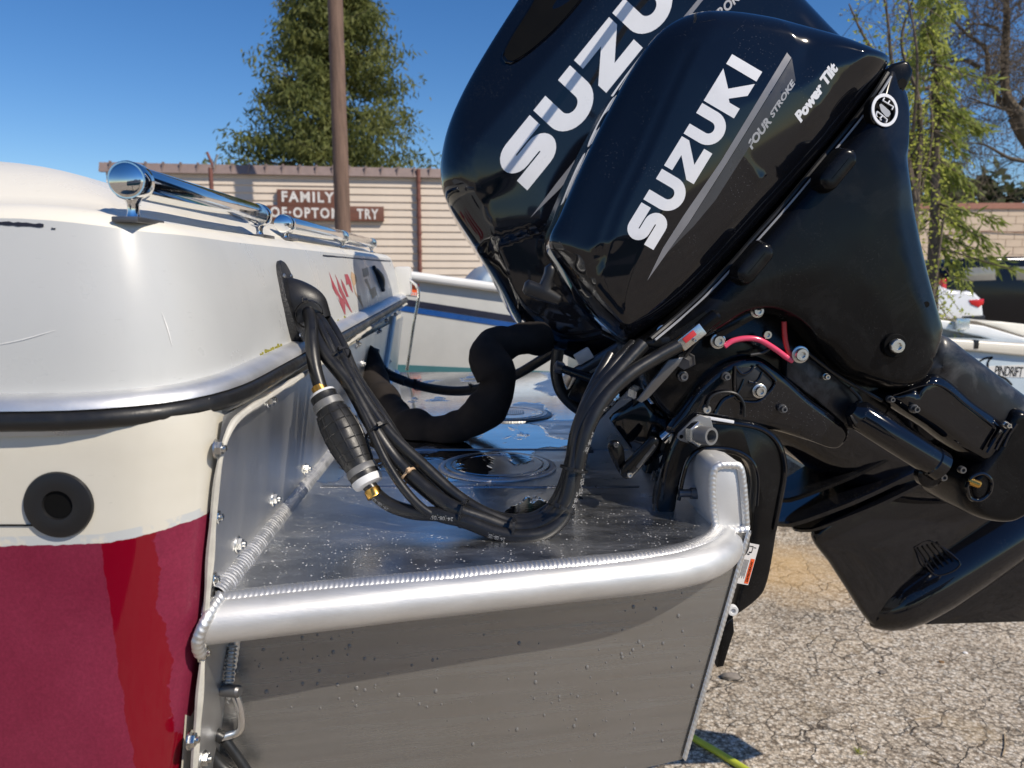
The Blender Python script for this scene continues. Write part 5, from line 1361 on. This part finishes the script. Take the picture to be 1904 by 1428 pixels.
    for pts in (((1368, 682), (1380, 695), (1395, 690), (1402, 680)), ((1392, 710), (1402, 712), (1412, 704), (1418, 692)), ((1370, 735), (1378, 720), (1384, 705))):
        tube('pocket_rib', [KP.P(x, y, .018) for x, y in pts], .002, M['black_gloss'], kick, 20, 8)
    prism('pocket_floor', [(1368, 684), (1410, 682), (1438, 712), (1418, 740), (1370, 740)], KP, .012, .0165, M['plastic'], kick, .001)
    bolt(1412, 727, .020, .008)
    for x, y, r in ((1408, 578, .0075), (1233, 617, .0075), (1488, 659, .0095), (1597, 675, .0085), (1335, 634, .0085), (1424, 622, .0065)):
        bolt(x, y, .030 if y < 600 or y > 650 else .02, r, washer=(x != 1424))
    box('latch_lever', KP.P(1370, 600, .02), (.035, .008, .007), M['black_paint'], kick, .003, (Vector((.85, 0, .5)), Vector((0, 1, 0)), Vector((-.5, 0, .85))))
    # inverted-U clamp bracket over the motor board
    CP = Pl(.3, 1.108)
    U = [(1222, 948), (1228, 900), (1238, 865), (1252, 825), (1268, 796), (1290, 781), (1330, 779), (1380, 784), (1420, 793), (1447, 812), (1462, 842), (1466, 878), (1458, 930), (1446, 985), (1437, 1040), (1428, 1082), (1416, 1108), (1372, 1143), (1366, 1138), (1380, 1080), (1394, 1010), (1400, 950), (1404, 905), (1396, 868), (1376, 850), (1335, 842), (1300, 841), (1280, 852), (1268, 885), (1260, 925), (1254, 952), (1238, 962)]
    ub = prism('clamp_bracket', U, CP, -.035, 0, M['black_paint'], kick, .004, 150)
    tube('bracket_rim', [CP.P(x, y, .001) for x, y in ((1230, 930), (1238, 872), (1254, 828), (1272, 800), (1294, 786), (1335, 785), (1385, 790), (1418, 799), (1442, 818), (1455, 845), (1459, 880), (1450, 935), (1440, 985))], .0035, M['black_gloss'], ub, 80, 8)
    tube('bracket_rim', [CP.P(x, y, .001) for x, y in ((1262, 930), (1275, 872), (1286, 850), (1305, 836), (1345, 834), (1378, 842), (1400, 860), (1409, 890), (1407, 940))], .003, M['black_gloss'], ub, 60, 8)
    prism('clamp_bracket', [(1190, 940), (1200, 880), (1225, 820), (1260, 790), (1320, 785), (1400, 800), (1430, 860), (1420, 960), (1400, 1060), (1380, 1080), (1380, 900), (1340, 855), (1290, 855), (1255, 890), (1240, 945)], CP, -.26, -.225, M['black_paint'], kick, .004, 90)
    # tilt tube with its triangular lock plate
    pl = CP; lk = prism('lock_plate', [(1259, 814), (1262, 806), (1290, 778), (1302, 771), (1322, 777), (1328, 800), (1320, 824), (1296, 829), (1266, 820)], CP, .004, .010, M['greyband'], kick, .0015)
    lathe('plate_hole', CP.P(1267, 812, .0108), -CP.N, [(0, .003), (.002, .003)], M['ink'], lk, 16)
    ax = (CP.N*.85 + CP.A*.45 + Vector((0, 0, .06))).normalized(); c = CP.P(1290, 806, .010)
    lathe('tilt_nut', c, ax, [(0, .019), (.010, .019), (.012, .017), (.012, .012)], M['steel'], kick, 6)
    v, fc = g_lathe(c, ax, [(0, .0135), (.034, .0135), (.036, .0128), (.036, .0092), (.006, .009)], 36); ob('tilt_tube', v, fc[:-1], M['greyband'], kick)
    lathe('tube_bore', c, ax, [(.007, .009), (.009, .009)], M['ink'], kick, 20)
    box('strip_edge', CP.P(1330, 779, .004), (.028, .003, .0022), M['decal_silver'], kick, .001, (Vector((.985, 0, -.16)), Vector((0, 1, 0)), Vector((.16, 0, .985))))
    bolt(1312, 760, .012, .0065)
    tube('ground_wire', [KP.P(x, y, .022) for x, y in ((1314, 758), (1322, 738), (1345, 729), (1370, 733), (1383, 752), (1384, 775))], .0022, M['hose'], kick, 40, 8)
    tube('bracket_web', [KP.P(x, y, .016) for x, y in ((1330, 770), (1345, 745), (1365, 735))], .004, M['black_gloss'], kick, 12, 8)
    # warning label on the aft leg of the bracket
    lb = [CP.P(x, y, .0008) for x, y in ((1391, 1009), (1412, 1013), (1391, 1088), (1369, 1084))]
    so_ = ob('warning_label', lb, [[0, 1, 2, 3]], M['paper'], kick, False)
    bl = lambda u, v: (lb[0]*(1-u)+lb[1]*u)*(1-v)+(lb[3]*(1-u)+lb[2]*u)*v + CP.N*.0004
    ob('label_band', [bl(.62, .36), bl(.96, .36), bl(.96, .97), bl(.62, .97)], [[0, 1, 2, 3]], M['orange'], so_, False)
    lay('label_print', text2d('WARNING', .02), lambda u, v: bl(.68+.2*(1-v), .42+.50*u)+CP.N*.0003, M['ink'], so_)
    for k in range(5):
        ob('label_print', [bl(.10+k*.09, .40), bl(.13+k*.09, .40), bl(.13+k*.09, .86-.05*(k % 2)), bl(.10+k*.09, .86-.05*(k % 2))], [[0, 1, 2, 3]], M['ink'], so_, False)
    for a, b2, c2, d2 in ((.15, .06, .55, .08), (.15, .06, .2, .2), (.5, .06, .55, .22), (.3, .2, .5, .23), (.6, .08, .8, .1), (.2, .25, .4, .28)):
        ob('label_print', [bl(a, b2), bl(c2, b2), bl(c2, d2), bl(a, d2)], [[0, 1, 2, 3]], M['ink'], so_, False)
    bolt(1360, 1132, .004, .0085, pl=CP, washer=False, mat='white_plastic')
    prism('anode', [(1345, 1165), (1364, 1148), (1366, 1176), (1358, 1200), (1346, 1240), (1334, 1242)], CP, -.10, -.012, M['black_satin'], kick, .003)
    # leg going down to the right, tilt ram and lower bracket
    pillow('leg', [(1706, 690), (1722, 655), (1746, 622), (1800, 657), (1904, 735), (2060, 850), (2080, 960), (1980, 960), (1880, 868), (1800, 798), (1740, 735)], KP, .16, .02, .035, [(1740, 680), (1880, 790), (2040, 910)], M['scuffed_black'], kick, None, 120, 10, .008, .03)
    pillow('leg_housing', [(1640, 738), (1690, 708), (1735, 690), (1800, 740), (1862, 786), (1880, 830), (1840, 870), (1790, 850), (1720, 800)], KP, .12, .028, .022, [(1690, 730), (1840, 830)], M['black_gloss'], kick, None, 90, 8)
    p0 = KP.P(1592, 768, .03); p1 = KP.P(1748, 868, .03); d = (p1-p0).normalized(); Lr = (p1-p0).length
    lathe('tilt_ram', p0, d, [(-.01, .012), (0, .020), (.004, .0225), (Lr-.02, .0225), (Lr-.018, .0245), (Lr-.002, .0245), (Lr, .021)], M['black_gloss'], kick, 32)
    pillow('ram_bracket', [(1776, 905), (1780, 880), (1806, 850), (1840, 800), (1858, 758), (1872, 752), (1904, 768), (1980, 830), (1990, 930), (1904, 945), (1862, 964), (1820, 962), (1790, 946)], KP, .13, .034, .014, [(1830, 900), (1900, 850)], M['black_satin'], kick, None, 120, 10)
    for k in range(3):
        tube('bracket_rib', [KP.P(1836+k*12+3*k, 842-6*k, .036), KP.P(1848+k*14, 822-7*k, .036), KP.P(1862+k*14, 800-6*k, .036)], .0028, M['black_gloss'], kick, 10, 6)
    lp = [KP.P(x, y, .0352) for x, y in ((1797, 905), (1806, 888), (1826, 880), (1842, 892), (1840, 915), (1822, 930), (1804, 926))]
    tube('slot_rim', lp+[lp[0]], .003, M['black_gloss'], kick, 50, 8); lathe('ram_pin', KP.P(1800, 893, .032), (.8, -.5, -.3), [(0, .006), (.016, .006), (.018, .004)], M['brass'], kick, 12)
    lathe('ram_foot', KP.P(1722, 880, .02), KP.N, [(0, .02), (.012, .02), (.015, .016)], M['black_paint'], kick, 24); bolt(1750, 886, .034, .0055, washer=False, mat='darksteel'); bolt(1785, 872, .034, .0055, washer=False, mat='darksteel')
    prism('scuffed_web', [(1466, 652), (1492, 655), (1540, 690), (1600, 735), (1600, 780), (1570, 790), (1520, 745), (1462, 702)], KP, -.02, .008, M['scuffed_black'], kick, .003)
    for pts in ([(1461, 792), (1470, 755), (1484, 728), (1486, 764), (1476, 790)], [(1478, 788), (1496, 768), (1530, 760), (1528, 768), (1500, 782)], [(1516, 794), (1560, 783), (1618, 768), (1560, 792), (1524, 800)]):
        prism('cast_fin', pts, KP, -.06, -.002, M['black_gloss'], kick, .003)
    bolt(1596, 752, .02, .007, washer=False, mat='black_gloss')
    for x, y, d, r, mt in ((1700, 760, .03, .005, 'darksteel'), (1655, 742, .03, .004, 'darksteel'), (1535, 700, .012, .004, 'steel'), (1270, 700, .0, .006, 'darksteel'), (1350, 700, .02, .005, 'darksteel'), (1455, 760, .02, .005, 'darksteel'), (1432, 1000, .0, .004, 'darksteel'), (1448, 900, .0, .005, 'darksteel'), (1870, 790, .036, .004, 'steel')):
        bolt(x, y, d, r, mat=mt)
    for pts in ([(1500, 655), (1560, 700), (1640, 745)], [(1345, 596), (1300, 630), (1270, 668)], [(1440, 640), (1420, 655), (1395, 660)], [(1580, 720), (1600, 745), (1596, 768)]):
        tube('harness_wire', [KP.P(x, y, .02) for x, y in pts], .0028, M['hose'], kick, 20, 8)
    tube('casting_seam', [KP.P(x, y, .0305) for x, y in ((1660, 735), (1740, 715), (1800, 755), (1850, 795))], .0012, M['black_gloss'], kick, 30, 6)
    # pink vent tube
    tube('vent_tube', [KP.P(x, y, .026) for x, y in ((1347, 644), (1362, 634), (1388, 629), (1412, 632), (1440, 648), (1462, 664), (1474, 671))], .0042, M['pink'], kick, 40, 12)
    tube('vent_tube', [KP.P(x, y, .024) for x, y in ((1458, 598), (1459, 622), (1463, 645), (1473, 670))], .0038, M['redplastic'], kick, 30, 12)
    # fuel connector
    A2 = (KP.P(1312, 602, .05)-KP.P(1262, 642, .05)).normalized(); B2 = KP.N; C2 = A2.cross(B2)
    box('fuel_connector', KP.P(1283, 626, .05), (.020, .011, .0095), M['steel'], kick, .002, (A2, B2, C2)); box('connector_face', KP.P(1282, 626, .0625), (.010, .0015, .0042), M['redplastic'], kick, .001, (A2, B2, C2))
    lathe('connector_port', KP.P(1300, 612, .05), A2, [(0, .010), (.012, .011), (.03, .011), (.034, .008)], M['black_satin'], kick, 20); bolt(1290, 632, .058, .003, washer=False); lathe('hose_clamp', KP.P(1262, 643, .05), A2, [(0, .0105), (.012, .0105)], M['brass'], kick, 24)
    # bits of linkage hardware under the powerhead
    q9 = lambda x, y, d=1.2: PY(x, y, d)
    for pts, r, mt in (([(1160, 640), (1185, 655), (1230, 660)], .006, 'darksteel'), ([(1145, 668), (1180, 690), (1215, 700)], .005, 'steel'), ([(1246, 700), (1262, 702), (1275, 712)], .0045, 'chrome'), ([(1190, 770), (1215, 762), (1240, 775)], .010, 'black_gloss'), ([(1150, 770), (1175, 780), (1200, 800)], .008, 'black_paint'), ([(1205, 700), (1228, 712), (1236, 740)], .006, 'black_gloss')):
        tube('linkage', [q9(x, y) for x, y in pts], r, M[mt], kick, 16, 10)
    for x, y in ((1168, 700), (1205, 690), (1232, 735), (1140, 735)):
        lathe('pivot_nut', q9(x, y, 1.18), (.3, -.9, .2), [(0, .009), (.006, .009), (.006, .005), (.012, .0045)], M['steel'], kick, 6)
    # pull handle
    prism('pull_handle', [(973, 541), (978, 525), (985, 520), (1006, 528), (1014, 508), (1016, 496), (1026, 489), (1036, 500), (1030, 520), (1026, 538), (1047, 549), (1046, 560), (1038, 568), (1000, 558), (978, 548)], Pl(.3, 1.12), -.035, -.0, M['plastic'], kick, .006)
    # steering and clamp hardware between the motors
    q = lambda x, y, d=1.17: PY(x, y, d)
    prism('shift_lever', [(1184, 745), (1192, 735), (1243, 668), (1271, 664), (1262, 680), (1205, 742), (1193, 749)], Pl(.3, 1.10), -.006, 0, M['darksteel'], kick, .0015)
    lathe('steering_tube', q(1196, 745, 1.25), (.55, -.8, -.15), [(0, .012), (.06, .012), (.06, .0165), (.078, .0165), (.08, .014)], M['steel'], kick, 28)
    lathe('hex_nut', q(1176, 728, 1.2), (.6, -.7, -.2), [(0, .012), (.014, .012), (.016, .010)], M['steel'], kick, 6)
    lathe('hex_nut', q(1278, 668, 1.12), (-.5, -.7, -.3), [(0, .014), (.003, .014), (.003, .0105), (.015, .0105)], M['darksteel'], kick, 6)
    tube('steering_pipe', [q(1262, 660, 1.16), q(1252, 690, 1.15), q(1246, 725, 1.15)], .007, M['steel'], kick, 14, 10)
    tube('spring', [q(1210+ (x*2.2), 884+8*math.sin(x*2.1), 1.155+.008*math.cos(x*2.1)) for x in [k*.35 for k in range(0, 50)]], .0016, M['darksteel'], kick, 260, 6)
    prism('clamp_lever', [(1131, 832), (1138, 822), (1150, 821), (1160, 834), (1164, 862), (1174, 884), (1168, 892), (1156, 886), (1140, 858)], Pl(.3, 1.13), -.012, 0, M['black_paint'], kick, .003, 30)
    prism('clamp_lever', [(1155, 884), (1160, 868), (1200, 826), (1214, 813), (1226, 818), (1222, 834), (1186, 878), (1170, 890), (1160, 890)], Pl(.3, 1.105), -.014, 0, M['black_paint'], kick, .003, 30)
    prism('lever_slot', [(1182, 868), (1216, 826), (1220, 830), (1187, 872)], Pl(.3, 1.105), -.002, .0012, M['scuffed_black'], kick, .0006)
    bolt(1170, 881, .002, .0042, pl=Pl(.3, 1.105), washer=False)
    bolt(1144, 826, .002, .0036, pl=Pl(.3, 1.13), washer=False, mat='darksteel')
    lathe('clamp_screw', q(1262, 917, 1.10), (1, .05, -.02), [(0, .006), (.018, .006), (.018, .0085), (.030, .0085), (.030, .016), (.034, .017), (.036, .012)], M['darksteel'], kick, 24)
    lathe('clamp_screw', q(1130, 855, 1.5), (-1, .05, .02), [(0, .012), (.03, .012), (.03, .02), (.05, .02), (.05, .012), (.075, .011)], M['darksteel'], kick, 24)
    lathe('clamp_foot', q(1232, 945, 1.12), (.3, -1, .2), [(0, .017), (.008, .017), (.010, .013)], M['scuffed_black'], kick, 20)
    box('clamp_jaw', q(1195, 800, 1.2), (.035, .02, .05), M['black_gloss'], kick, .012, (Vector((.8, 0, .6)), Vector((0, 1, 0)), Vector((-.6, 0, .8))))
    lathe('chrome_collar', q(1238, 820, 1.16), (.7, -.2, .7), [(0, .016), (.03, .016)], M['chrome'], kick, 24)
near_motor()

# ------------------------------------------------------------------ hoses and cables
def path(pts, n): return crom([PY(x, y, Y) for x, y, Y in pts], n)
def tie(par, P, c, r, nm='cable_tie'):
    """strap round a bundle with its little square head"""
    k = min(range(len(P)), key=lambda i: (P[i]-c).length); t = (P[min(k+1, len(P)-1)]-P[k-1]).normalized(); n = Vector((0, -.5, 1)); n = (n-t*n.dot(t)).normalized(); b = t.cross(n)
    V = []; Fc = []; seg = 28
    for dx, rr in ((-.0018, r), (-.0018, r+.0012), (.0018, r+.0012), (.0018, r)):
        for i in range(seg):
            a = 2*math.pi*i/seg; V.append(c + t*dx + (n*math.cos(a)*rr + b*math.sin(a)*rr*.85))
    for j in range(4):
        for i in range(seg): Fc.append([j*seg+i, j*seg+(i+1) % seg, ((j+1) % 4)*seg+(i+1) % seg, ((j+1) % 4)*seg+i])
    mb = MB(); mb.add(V, Fc); v, f = g_box(c+n*(r+.002)+b*.002, t*.0028, n*.0022, b*.0032); mb.add(v, f); v, f = g_box(c+n*(r+.005)+b*.006, t*.0012, n*.0045, b*.0008); mb.add(v, f)
    mb.ob(nm, M['plastic'], par, False)
def hoses():
    # fuel line with primer bulb
    fu = thing('fuel_hose', PY(950, 990, .985), 'black fuel hose with ribbed primer bulb looping over the deck', 'hose')
    a = path([(566, 560, 1.20), (578, 598, 1.155), (580, 640, 1.12), (586, 685, 1.10), (598, 728, 1.088)], 40)
    r = .0101
    v, f = g_tube(a, r, 16); ob('hose', v, f, M['hose'], fu)
    b = path([(686, 902, 1.035), (702, 922, 1.03), (728, 940, 1.02), (770, 953, 1.01), (820, 957, 1.0), (870, 971, .99), (920, 990, .983), (970, 998, .98), (1015, 990, .985), (1046, 962, .995), (1064, 915, 1.005), (1074, 870, 1.01), (1092, 800, 1.02), (1124, 742, 1.035), (1170, 697, 1.05), (1220, 665, 1.065), (1262, 642, 1.075)], 170)
    v, f = g_tube(b, r, 18); hs = ob('hose', v, f, M['hose'], fu)
    tr = bvh(hs); on = on_shell(tr, .0004)
    def pr(p0, ex, ey, txt='24-|08-|05|'):
        m = px_affine(p0, ex, ey); lay('hose_print', text2d(txt, .0), lambda u, w: on(*m(u, w)), M['printgrey'], hs)
    pr((843, 960), (-42, -4), (-1, 9)); pr((940, 998), (-32, -8), (-2, 9)); pr((1022, 998), (-26, 7), (2, 8))
    pr((1080, 872), (-7, 48), (9, 2)); pr((1070, 914), (-9, 30), (8, 3)); pr((1100, 802), (-16, 38), (7, 3)); pr((1150, 733), (-32, 30), (6, 5)); pr((724, 944), (-30, -22), (-5, 7))
    A = PY(600, 733, 1.087); B = PY(689, 906, 1.034); d = (B-A).normalized(); L = (B-A).length
    body = [(.0, .011), (.002, .0215), (.012, .0215), (.014, .0225), (.030, .0232), (.036, .0262), (.055, .0290), (.075, .0300), (.095, .0290), (.113, .0262), (.128, .0235), (.132, .0228)]
    k = (L-.006)/.160; body = [(x*k, y*.92) for x, y in body] + [(.150*k, .0222), (.152*k, .0216), (.160*k, .0195)]
    bo = lathe('primer_bulb', A, d, body, M['rubber'], fu, 36)
    def rad(x):
        for (x0, r0), (x1, r1) in zip(body, body[1:]):
            if x0 <= x <= x1: return r0+(r1-r0)*(x-x0)/max(x1-x0, 1e-9)
        return .02
    n = Vector((0, 0, 1)); n = (n-d*n.dot(d)).normalized(); bb = d.cross(n)
    for i in range(10):
        a_ = 2*math.pi*i/10+.2; P = []
        for j in range(14):
            x = (.033+.092*j/13)*k; P.append(A+d*x+(n*math.cos(a_)+bb*math.sin(a_))*(rad(x)+.0002))
        tube('bulb_rib', P, .0012, M['rubber'], bo, 20, 6)
    for x in (.040, .056, .073, .090, .107, .121):
        P = [A+d*x*k+(n*math.cos(2*math.pi*i/30)+bb*math.sin(2*math.pi*i/30))*(rad(x*k)+.0002) for i in range(31)]; tube('bulb_rib', P, .0011, M['rubber'], bo, 40, 6)
    for x0, x1 in ((.014, .027), (.132, .143)):
        v, f = g_lathe(A+d*x0*k, d, [(0, rad(x0*k)+.0004), (.001, rad(x0*k)+.0014), ((x1-x0)*k-.001, rad(x1*k)+.0014), ((x1-x0)*k, rad(x1*k)+.0004)], 36); ob('bulb_band', v, f[:-2], M['greyband'], bo)
    lathe('bulb_collar', A+d*(.151*k), d, [(0, .0222), (.004, .0225), (.010, .0205), (.012, .011)], M['white_plastic'], bo, 32); lathe('bulb_collar', A-d*.003, d, [(0, .011), (.001, .0185), (.005, .0200)], M['white_plastic'], bo, 32)
    lathe('brass_clamp', A-d*.014, d, [(0, .0110), (.001, .0118), (.010, .0118), (.011, .0110)], M['brass'], fu, 24); lathe('brass_clamp', B+d*.005, d, [(-.002, .0110), (.0, .0118), (.010, .0118), (.011, .0110)], M['brass'], fu, 24)
    # control cables
    ca = thing('control_cables', PY(900, 960, 1.0), 'bundle of black control cables tied together from hood to small outboard', 'cable')
    specs = [
      ([(572, 556, 1.22), (592, 590, 1.18), (616, 630, 1.15), (648, 690, 1.11), (690, 760, 1.08), (730, 812, 1.06), (790, 868, 1.04), (850, 922, 1.02), (905, 955, 1.005), (960, 972, 1.0), (1010, 962, 1.0), (1040, 930, 1.005), (1058, 880, 1.015), (1072, 800, 1.03), (1100, 735, 1.05), (1140, 680, 1.07), (1178, 640, 1.10)], .0092),
      ([(568, 562, 1.23), (582, 600, 1.17), (600, 650, 1.13), (650, 715, 1.10), (696, 797, 1.065), (742, 862, 1.045), (800, 916, 1.02), (845, 946, 1.0), (900, 966, .998), (960, 984, .995), (1015, 972, .995), (1048, 938, 1.0), (1064, 880, 1.01), (1080, 800, 1.03), (1112, 735, 1.045), (1150, 690, 1.06), (1195, 640, 1.08)], .0118),
      ([(575, 552, 1.25), (606, 590, 1.21), (636, 640, 1.17), (662, 700, 1.135), (712, 775, 1.09), (752, 835, 1.065), (806, 890, 1.045), (870, 938, 1.015), (930, 962, 1.008), (980, 965, 1.006), (1022, 945, 1.01), (1046, 905, 1.018), (1062, 850, 1.03), (1078, 780, 1.045), (1105, 715, 1.06), (1135, 660, 1.09)], .0085),
      ([(574, 570, 1.21), (598, 612, 1.15), (626, 668, 1.12), (656, 730, 1.09), (690, 800, 1.055), (720, 862, 1.03), (760, 920, 1.01), (800, 955, .999), (860, 972, 1.003), (920, 978, 1.006), (1000, 978, 1.004), (1048, 942, 1.008), (1060, 892, 1.02)], .0068)]
    PP = []
    for s, rr in specs:
        p = path(s, 150); v, f = g_tube(p, rr*.95, 14); ob('cable', v, f, M['hose'], ca); PP.append(p)
    for x, y, Y, rr in ((575, 585, 1.17, .024), (632, 665, 1.13, .021), (702, 800, 1.065, .020)):
        tie(ca, PP[1], PY(x, y, Y), rr)
    for x, y, Y, rr in ((862, 955, 1.0, .021), (955, 984, .99, .021), (1044, 945, 1.0, .022), (1067, 872, 1.015, .022)):
        tie(ca, b, PY(x, y, Y), rr)
    c = PY(758, 886, 1.035); tie(ca, PP[1], c, .016, 'tape_wrap'); bpy.data.objects['tape_wrap'].data.materials[0] = M['tan_vinyl']
    # padded sleeve to the main motor
    sl = thing('cable_sleeve', PY(800, 820, 1.58), 'thick black fabric cable sleeve sagging onto the deck behind the hoses', 'sleeve')
    P = path([(676, 660, 1.97), (690, 690, 1.93), (708, 730, 1.84), (732, 768, 1.74), (775, 796, 1.64), (830, 800, 1.60), (880, 780, 1.58), (916, 742, 1.57), (926, 704, 1.57), (906, 668, 1.58), (914, 645, 1.62), (950, 636, 1.66), (990, 625, 1.70), (1030, 610, 1.74)], 110)
    fold = lambda s: .042*(.80+.14*s) * (1 + .11*math.sin(s*34) + .08*math.sin(s*61+1) + .022*math.sin(s*143) + .16*math.exp(-((s-.70)/.05)**2) - .10*math.exp(-((s-.80)/.03)**2) + .10*sstep((s-.84)/.05))
    v, f = g_tube(P, fold, 24)
    random.seed(4)
    ph = [random.uniform(0, 6) for _ in range(6)]
    for i, p in enumerate(v):
        k = i//24; a = (i % 24)/24*2*math.pi; c = P[min(k, len(P)-1)]; w = 1+.05*math.sin(2*a+k*.25+ph[0])+.04*math.sin(3*a-k*.5+ph[1]); p.xyz = c + (p-c)*w
        p.z = max(p.z, DECK+.002)
    ob('sleeve', v, f, M['fabric'], sl)
    co = thing('rigging_hose', PY(850, 725, 1.9), 'thin corrugated black rigging hose on the deck behind the sleeve', 'hose')
    P = path([(690, 655, 2.05), (715, 690, 2.08), (745, 706, 2.05), (800, 722, 1.98), (860, 727, 1.92), (915, 716, 1.88), (965, 694, 1.85), (1005, 670, 1.82), (1040, 648, 1.80)], 200)
    v, f = g_tube(P, lambda s: .0125 + (.0022*math.sin(s*420) if s < .24 else 0), 14); ob('hose', v, f, M['rubber'], co)
    for i in (60, 118): tie(co, P, P[i], .0145)
    # hood where the rigging leaves the transom
    lathe('gland', P[0]+Vector((-.03, 0, .0)), (1, 0, -.2), [(0, .05), (.006, .05), (.012, .04), (.03, .022), (.05, .018)], M['plastic'], co, 24)
hoses()

# ------------------------------------------------------------------ on the ground
def ground_bits():
    h = thing('garden_hose', PZ(1340, 1400, G+.012), 'lime green garden hose on the asphalt below the bracket', 'hose')
    tube('hose', [PZ(x, y, G+.013) for x, y in ((1180, 1290), (1240, 1335), (1290, 1372), (1340, 1402), (1400, 1440), (1480, 1500))], .0125, M['hosegreen'], h, 60, 14)
    random.seed(12)
    def pebble(x, y, s, label, mat='stone', flat=.6):
        p = PZ(x, y, G); bm = bmesh.new(); bmesh.ops.create_icosphere(bm, subdivisions=2, radius=s)
        for v in bm.verts: v.co *= random.uniform(.8, 1.15); v.co.z *= flat; v.co.x *= 1.4; v.co += p; v.co.z += s*flat*.6
        o = bmob('pebble', bm, M[mat]); tag(o, label, 'stone', 'loose stones on the asphalt')
    pebble(1358, 1262, .028, 'dark lump of broken stone beside the lower end of the bracket')
    pebble(1640, 1252, .012, 'small dark stone on open asphalt below the gear case')
    pebble(1795, 1215, .009, 'pale chip of stone below the skeg tip', 'paper'); pebble(1750, 1232, .009, 'small ochre stone chip between pale chip and dark stone', 'dryleaf')
    def twig(pts, label, r=.0025):
        t = tube('twig', [PZ(x, y, G+r) for x, y in pts], r, M['twig'], None, 14, 6); tag(t, label, 'twig', 'twigs on the asphalt')
    twig([(1868, 1365), (1868, 1390), (1864, 1406)], 'upright dark twig lying near the lower right corner', .003); twig([(1700, 1338), (1715, 1336), (1732, 1335)], 'thin pale twig lying crosswise in the asphalt middle')
    twig([(1730, 1415), (1745, 1420), (1752, 1424)], 'short orange brown twig at the bottom edge', .003)
    # dry weed tuft
    V = []; Fc = []
    c = PZ(1598, 1398, G)
    for i in range(60):
        a = random.uniform(0, 6.28); d = Vector((math.cos(a), math.sin(a), random.uniform(.2, 1.0))).normalized(); L = random.uniform(.006, .022); w = d.cross(Vector((0, 0, 1))).normalized()*.0012; k = len(V)
        p = c+Vector((random.gauss(0, .008), random.gauss(0, .012), 0)); V += [p-w, p+w, p+d*L]; Fc.append([k, k+1, k+2])
    tag(ob('weed_tuft', V, Fc, M['spring'], None, False), 'small yellow green weed tuft growing from an asphalt crack', 'weed')
ground_bits()
